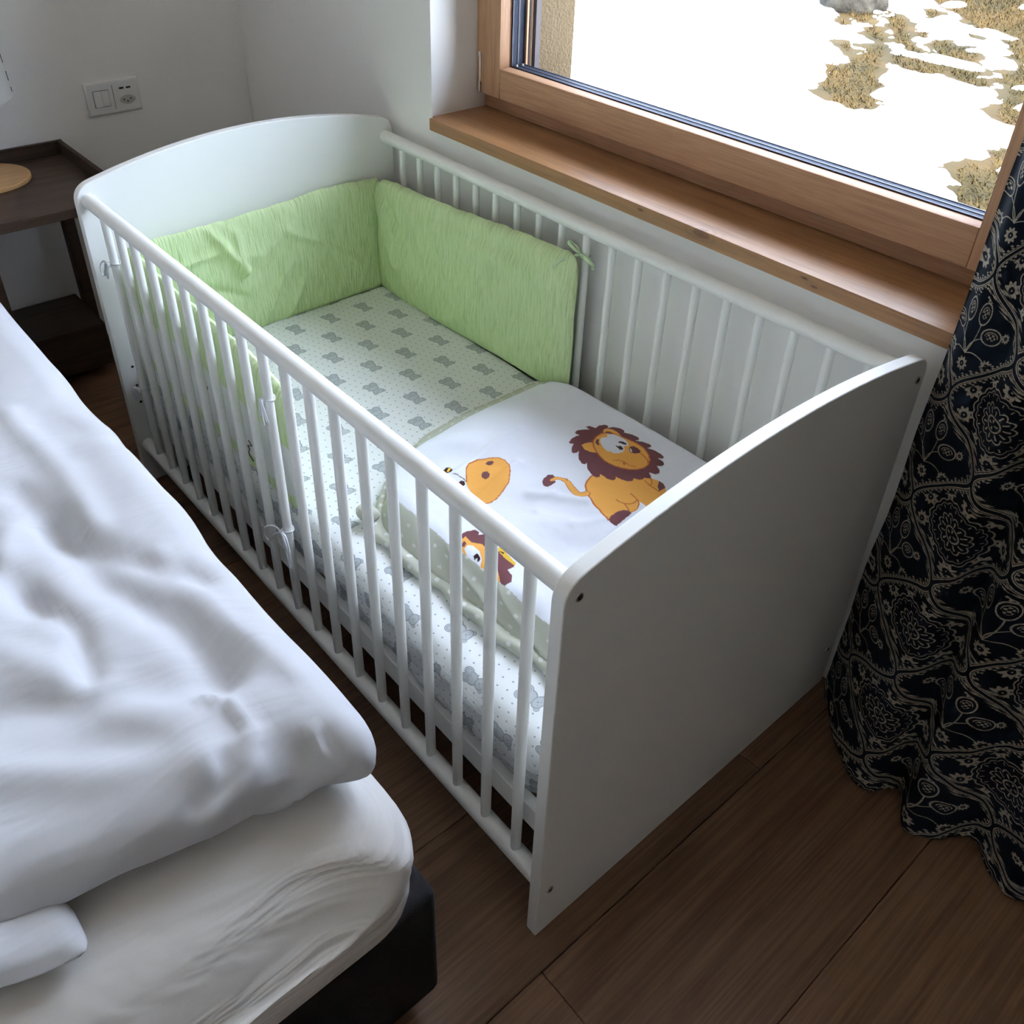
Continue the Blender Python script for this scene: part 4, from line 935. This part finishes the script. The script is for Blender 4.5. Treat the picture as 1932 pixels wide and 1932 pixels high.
V[:, 2] -= 0.075 * np.clip(1 - (V[:, 1] + 0.012) / 0.15, 0, 1) ** 2 * sstep(0.40, 0.50, V[:, 2]) * sstep(-0.20, -0.34, V[:, 0])
# tuck crease by the corner
d = seg_dist(V[:, 0], V[:, 2], [(-0.36, 0.505), (-0.27, 0.492), (-0.215, 0.462)])
V[:, 1] -= fr * 0.010 * np.exp(-(d / 0.012) ** 2)
V[:, 2] += np.maximum(0, 0.3005 - V[:, 2])
set_co(me, V)
link('bed_mattress', me, 'bed_sheet', label='thick mattress in a creased white sheet on the black bed base', cat='mattress')

duvet = empty('bed_duvet', (-0.95, 1.0, 0.52), 'rumpled white duvet spread over the double bed', 'duvet')
me = remeshed('duvet_cover', (-1.80, 0.10, 0.519), (-0.196, 1.98, 0.612), 0.044, 0.0085, 6)
V = get_co(me)
yf = np.interp(V[:, 0], [-1.8, -0.9, -0.62, -0.55, -0.47, -0.38, -0.29, -0.25, -0.22, -0.19], [0.15, 0.16, 0.160, 0.150, 0.125, 0.098, 0.090, 0.072, 0.060, 0.068])
wf = sstep(0.75, 0.10, V[:, 1])
V[:, 1] += (yf - 0.10) * wf
xr = 0.012 * (vn(V[:, 1] * 3.1, V[:, 1] * 0, 2) - 0.5) + 0.005 * (vn(V[:, 1] * 11, V[:, 1] * 0, 6) - 0.5)
V[:, 0] += xr * sstep(-0.5, -0.2, V[:, 0])
tp = sstep(0.545, 0.595, V[:, 2])
ef = np.clip((V[:, 1] - yf) / 0.30, 0, 1); er = np.clip((-0.196 - V[:, 0]) / 0.25, 0, 1)
x_, y_ = V[:, 0], V[:, 1]
dz = 0.030 * (vn(x_ * 2.6 + 1, y_ * 1.7, 4) - 0.40) * (0.35 + 0.65 * er)
dz += 0.012 * (np.sin(9.0 * (x_ * 0.8 - y_ * 0.55) + 5.0 * vn(x_ * 2.2, y_ * 2.2, 11)) * vn(x_ * 2.8, y_ * 2.1, 12)) * (0.3 + 0.7 * er)
dz += 0.006 * np.sin(26.0 * (x_ * 0.75 - y_ * 0.5) + 7.0 * vn(x_ * 3.5, y_ * 3.0, 15)) * vn(x_ * 4.0, y_ * 3.0, 16) ** 1.5
dz += 0.003 * np.sin(60.0 * (x_ * 0.6 + y_ * 0.7) + 8.0 * vn(x_ * 6, y_ * 6, 19)) * vn(x_ * 6, y_ * 5, 20) ** 2
dz += 0.0020 * (fbm(x_ * 24, y_ * 24, 30) - 0.47)
wpx = x_ + 0.010 * (fbm(x_ * 12, y_ * 12, 41) - 0.47); wpy = y_ + 0.010 * (fbm(x_ * 12, y_ * 12, 42) - 0.47)
for pts_, am, wd_ in (([(-0.349, 0.615), (-0.34, 0.455), (-0.302, 0.344), (-0.294, 0.225)], -0.017, 0.022), ([(-0.366, 0.714), (-0.346, 0.585), (-0.307, 0.488), (-0.246, 0.39)], -0.012, 0.020),
                      ([(-0.416, 0.493), (-0.393, 0.398), (-0.405, 0.318)], -0.012, 0.014), ([(-0.327, 0.214), (-0.309, 0.181), (-0.306, 0.133)], 0.008, 0.0055),
                      ([(-0.60, 0.37), (-0.5, 0.332), (-0.408, 0.279), (-0.296, 0.232)], -0.010, 0.024), ([(-0.316, 0.133), (-0.325, 0.1), (-0.37, 0.095)], 0.010, 0.010), ([(-0.345, 0.135), (-0.352, 0.112), (-0.385, 0.112)], -0.010, 0.008),
                      ([(-0.28, 0.099), (-0.273, 0.068), (-0.302, 0.061)], -0.010, 0.010), ([(-0.262, 0.105), (-0.262, 0.07)], 0.008, 0.007), ([(-0.476, 0.414), (-0.432, 0.34), (-0.368, 0.197), (-0.345, 0.112)], 0.010, 0.026),
                      ([(-0.248, 0.089), (-0.249, 0.056), (-0.232, 0.042)], -0.009, 0.007), ([(-0.271, 0.459), (-0.258, 0.308), (-0.235, 0.177)], 0.007, 0.016), ([(-0.60, 0.30), (-0.523, 0.254), (-0.45, 0.2), (-0.364, 0.144)], 0.009, 0.020),
                      ([(-0.318, 0.891), (-0.302, 0.709), (-0.31, 0.57)], 0.009, 0.018), ([(-0.40, 0.62), (-0.46, 0.50), (-0.52, 0.44)], 0.014, 0.022), ([(-0.50, 0.62), (-0.43, 0.55), (-0.42, 0.46)], -0.012, 0.018)):
    d = seg_dist(wpx, wpy, pts_); dz += am * np.exp(-(d / wd_) ** 2)
V[:, 2] += tp * dz
ee = np.clip((V[:, 1] - yf) / (0.17 - 0.05 * sstep(-0.40, -0.25, x_)), 0, 1)
prof = 0.80 + 0.20 * (1 - (1 - ee) ** 2.0) + 0.05 * sstep(-0.40, -0.27, x_) * (1 - ee)
V[:, 2] = 0.519 + (V[:, 2] - 0.519) * prof
bot = sstep(0.545, 0.515, V[:, 2]) * sstep(0.12, 0.04, V[:, 1] - yf)
ff = sstep(0.10, 0.02, V[:, 1] - yf) * (1 - 0.5 * tp)
V[:, 1] -= ff * (0.016 * (fold(x_, V[:, 2], 35, 4, 17, 41, 0.6) - 0.3) + 0.010 * (vn(x_ * 14, V[:, 2] * 25, 43) - 0.4))
V[:, 2] = np.maximum(V[:, 2], 0.519)
set_co(me, V)
link('duvet_cover', me, 'white_cotton', duvet)
me = remeshed('lower_fold', (-1.30, 0.070, 0.519), (-0.512, 0.145, 0.556), 0.021, 0.007, 5)
V = get_co(me)
V[:, 1] += (np.interp(V[:, 0], [-1.3, -0.7, -0.594, -0.512], [0.07, 0.05, 0.030, 0.0]) + 0.006 * (vn(V[:, 0] * 30, V[:, 0] * 0, 3) - 0.5)) * sstep(0.20, 0.07, V[:, 1])
V[:, 2] += sstep(0.53, 0.55, V[:, 2]) * (0.010 * (fold(V[:, 0], V[:, 1], 50, 5, 16, 5) - 0.4) - 0.008 * sstep(0.14, 0.07, V[:, 1]))
set_co(me, V)
link('lower_fold', me, 'white_cotton', duvet)

# ================================================================ NIGHTSTAND + LAMP
ns = empty('nightstand', (0.025, 1.98, 0), 'dark walnut tray-top nightstand in the corner behind the crib', 'nightstand')
NX0, NX1, NY0, NY1 = -0.152, 0.208, 1.765, 2.194
box('tray_floor', (NX0 + 0.012, NY0 + 0.012, 0.550), (NX1 - 0.012, NY1 - 0.012, 0.568), 'walnut', ns, 0.001, 1)
def rim(poly, axis, a, b): return link('tray_rim', bm_mesh('tray_rim', prism_bm(poly, axis, a, b, 0.0012, 1), 40), 'walnut', ns)
rim([(NX0, 0.548), (NX1, 0.548), (NX1, 0.602), (NX0, 0.602)], 'y', NY1 - 0.012, NY1)
rim([(NX0, 0.548), (NX1, 0.548), (NX1, 0.572), (NX0, 0.572)], 'y', NY0, NY0 + 0.012)
for x in (NX0, NX1 - 0.012):
    rim([(NY0 + 0.0122, 0.548), (NY1 - 0.0122, 0.548), (NY1 - 0.0122, 0.602), (NY0 + 0.10, 0.602), (NY0 + 0.0122, 0.575)], 'x', x, x + 0.012)
for x in (0.142, NX0 + 0.015):
    for y in (2.120, NY0 + 0.03):
        xx = x if y > 2 else (0.165 if x > 0 else x)
        box('leg', (xx, y, 0.0), (xx + 0.030, y + 0.034, 0.549), 'walnut', ns, 0.0015, 1)
box('lower_shelf', (NX0 + 0.02, 1.968, 0.030), (0.1405, NY1 - 0.002, 0.160), 'walnut', ns, 0.0015, 1)

lamp = empty('table_lamp', (-0.025, 2.073, 0.568), 'table lamp with a round pale wood foot and white drum shade on the nightstand', 'lamp')
c = (-0.025, 2.073, 0.0)
link('lamp_foot', lathe_mesh('lamp_foot', [(0.0, 0.5685), (0.104, 0.5685), (0.1062, 0.571), (0.1062, 0.578), (0.104, 0.580), (0.0, 0.580)], 56, c), 'pale_wood', lamp)
link('lamp_stem', cyl_mesh('lamp_stem', (c[0], c[1], 0.580), (c[0], c[1], 0.86), 0.009, None, 16), 'pale_wood', lamp)
sh = link('lamp_shade', lathe_mesh('lamp_shade', [(0.1130, 0.770), (0.1145, 0.7702), (0.1050, 0.985), (0.1035, 0.985), (0.1125, 0.772), (0.1130, 0.770)], 64, c), 'shade_fabric', lamp)
for z0, z1 in ((0.778, 0.789), (0.804, 0.826), (0.845, 0.872), (0.89, 0.92), (0.94, 0.965)):  # dark dashes added along the lampshade's edge
    a = math.radians(-14); r0 = 0.1145 - 0.0095 * (z0 - 0.77) / 0.215 + 0.0006; r1 = 0.1145 - 0.0095 * (z1 - 0.77) / 0.215 + 0.0006
    link('edge_dash', cyl_mesh('edge_dash', (c[0] + r0 * math.cos(a), c[1] + r0 * math.sin(a), z0), (c[0] + r1 * math.cos(a), c[1] + r1 * math.sin(a), z1), 0.0010, None, 6), 'alu_dark', sh)
link('shade_spider', cyl_mesh('shade_spider', (c[0] - 0.1065, c[1], 0.9), (c[0] + 0.1065, c[1], 0.9), 0.0015, None, 8), 'steel', lamp)

# ================================================================ WALL OUTLET
sx, sz = 0.371, 0.688
ol = empty('wall_outlet', (sx, YB, sz), 'white double wall plate with light switch and three-pin socket', 'wall outlet')
bm = box_bm((sx - 0.074, YB - 0.0105, sz - 0.0445), (sx + 0.074, YB - 0.0002, sz + 0.0445))
bmesh.ops.bevel(bm, geom=[e for e in bm.edges if e.verts[0].co.y < YB - 0.005 and e.verts[1].co.y < YB - 0.005], offset=0.0085, segments=4, affect='EDGES', profile=0.6)
link('cover_plate', bm_mesh('cover_plate', bm, 50), 'white_plastic', ol)
yf_ = YB - 0.0105
box('divider_groove', (sx - 0.0006, yf_ - 0.0003, sz - 0.032), (sx + 0.0006, yf_ + 0.001, sz + 0.032), 'alu_dark', ol)
for k_ in range(2):
    box('rocker', (sx - 0.0535 + 0.0205 * k_, yf_ - 0.0028, sz - 0.021), (sx - 0.0335 + 0.0205 * k_, yf_ + 0.001, sz + 0.021), 'white_plastic', ol, 0.0008, 2)
box('rocker_gap', (sx - 0.0545, yf_ - 0.0004, sz - 0.022), (sx - 0.0120, yf_ + 0.0008, sz + 0.022), 'blue_spacer', ol)
hexp = [(sx + 0.0180, sz - 0.010), (sx + 0.0180 - 0.0035, sz - 0.006)]
pts = [(sx + 0.037 + 0.019 * math.cos(a) * (1.15 if abs(math.cos(a)) > 0.9 else 1.0), sz - 0.011 + 0.0125 * math.sin(a)) for a in [2 * math.pi * i / 16 for i in range(16)]]
ins_ = link('socket_insert', bm_mesh('socket_insert', prism_bm(pts, 'y', yf_ - 0.0004, yf_ + 0.001), None), 'shade_fabric', ol)
for dx_, dz_ in ((-0.0095, 0.0008), (0.0095, 0.0015), (0.0, -0.0045)):
    link('pin_hole', cyl_mesh('pin_hole', (sx + 0.036 + dx_, yf_ - 0.0007, sz - 0.011 + dz_), (sx + 0.036 + dx_, yf_, sz - 0.011 + dz_), 0.0022, None, 12), 'dark_void', ins_)
for dx_ in (0.0255, 0.0445):
    box('usb_port', (sx + dx_ - 0.0065, yf_ - 0.0006, sz + 0.0185), (sx + dx_ + 0.0055, yf_ + 0.001, sz + 0.0230), 'dark_void', ol)

# ================================================================ CURTAIN
nu, nv = 420, 300
bot = np.array([(0.748, -0.012), (0.735, -0.022), (0.70, -0.052), (0.655, -0.095), (0.615, -0.140), (0.596, -0.172), (0.606, -0.200), (0.640, -0.216), (0.656, -0.226), (0.630, -0.246), (0.597, -0.264), (0.588, -0.284), (0.602, -0.312),
                (0.640, -0.336), (0.662, -0.358), (0.650, -0.385), (0.625, -0.410), (0.612, -0.440), (0.628, -0.470), (0.664, -0.490), (0.672, -0.515), (0.64, -0.54), (0.615, -0.57), (0.63, -0.60), (0.67, -0.62), (0.70, -0.66)])
sb = np.linspace(0, 1, len(bot)); s = np.linspace(0, 1, nu)
Bx = smooth(np.interp(s, sb, bot[:, 0]), 5); By = smooth(np.interp(s, sb, bot[:, 1]), 5)
Tx = 0.712 + 0.020 * np.cos(2 * np.pi * s * 6.2 + 0.3); Ty = -0.037 - 0.46 * s
ln_ = np.concatenate([[0], np.cumsum(np.hypot(np.diff(Bx), np.diff(By)))])
z = 0.006 + (2.42 - 0.006) * np.linspace(0, 1, nv) ** 1.25
wz = np.clip(z / 1.5, 0, 1) ** 0.75
Cx = Bx[:, None] * (1 - wz) + Tx[:, None] * wz; Cy = By[:, None] * (1 - wz) + Ty[:, None] * wz
Zg = np.broadcast_to(z[None, :], Cx.shape).copy()
Cx = Cx + 0.008 * (vn(s[:, None] * 26, Zg * 5, 3) - 0.5); Cy = Cy + 0.006 * (vn(s[:, None] * 22, Zg * 6, 5) - 0.5)
Zg += 0.010 * vn(s[:, None] * 14, Zg * 0, 8) * (1 - np.clip(Zg / 0.1, 0, 1))
me = meshdata('curtain', np.stack([Cx, Cy, Zg], -1).reshape(-1, 3), grid_faces(nu, nv), True)
cu = np.zeros((nu, nv, 3), np.float32); cu[..., 0] = ln_[:, None] * 0.62 + 0.055; cu[..., 1] = Zg + 0.02
at = me.attributes.new('cuv', 'FLOAT_VECTOR', 'POINT'); at.data.foreach_set('vector', cu.ravel())
co = link('curtain', me, 'curtain_print', label='floor-length dark navy curtain with cream floral print right of the window', cat='curtain')
sd = co.modifiers.new('cloth_thickness', 'SOLIDIFY'); sd.thickness = 0.0015; sd.offset = 0.0
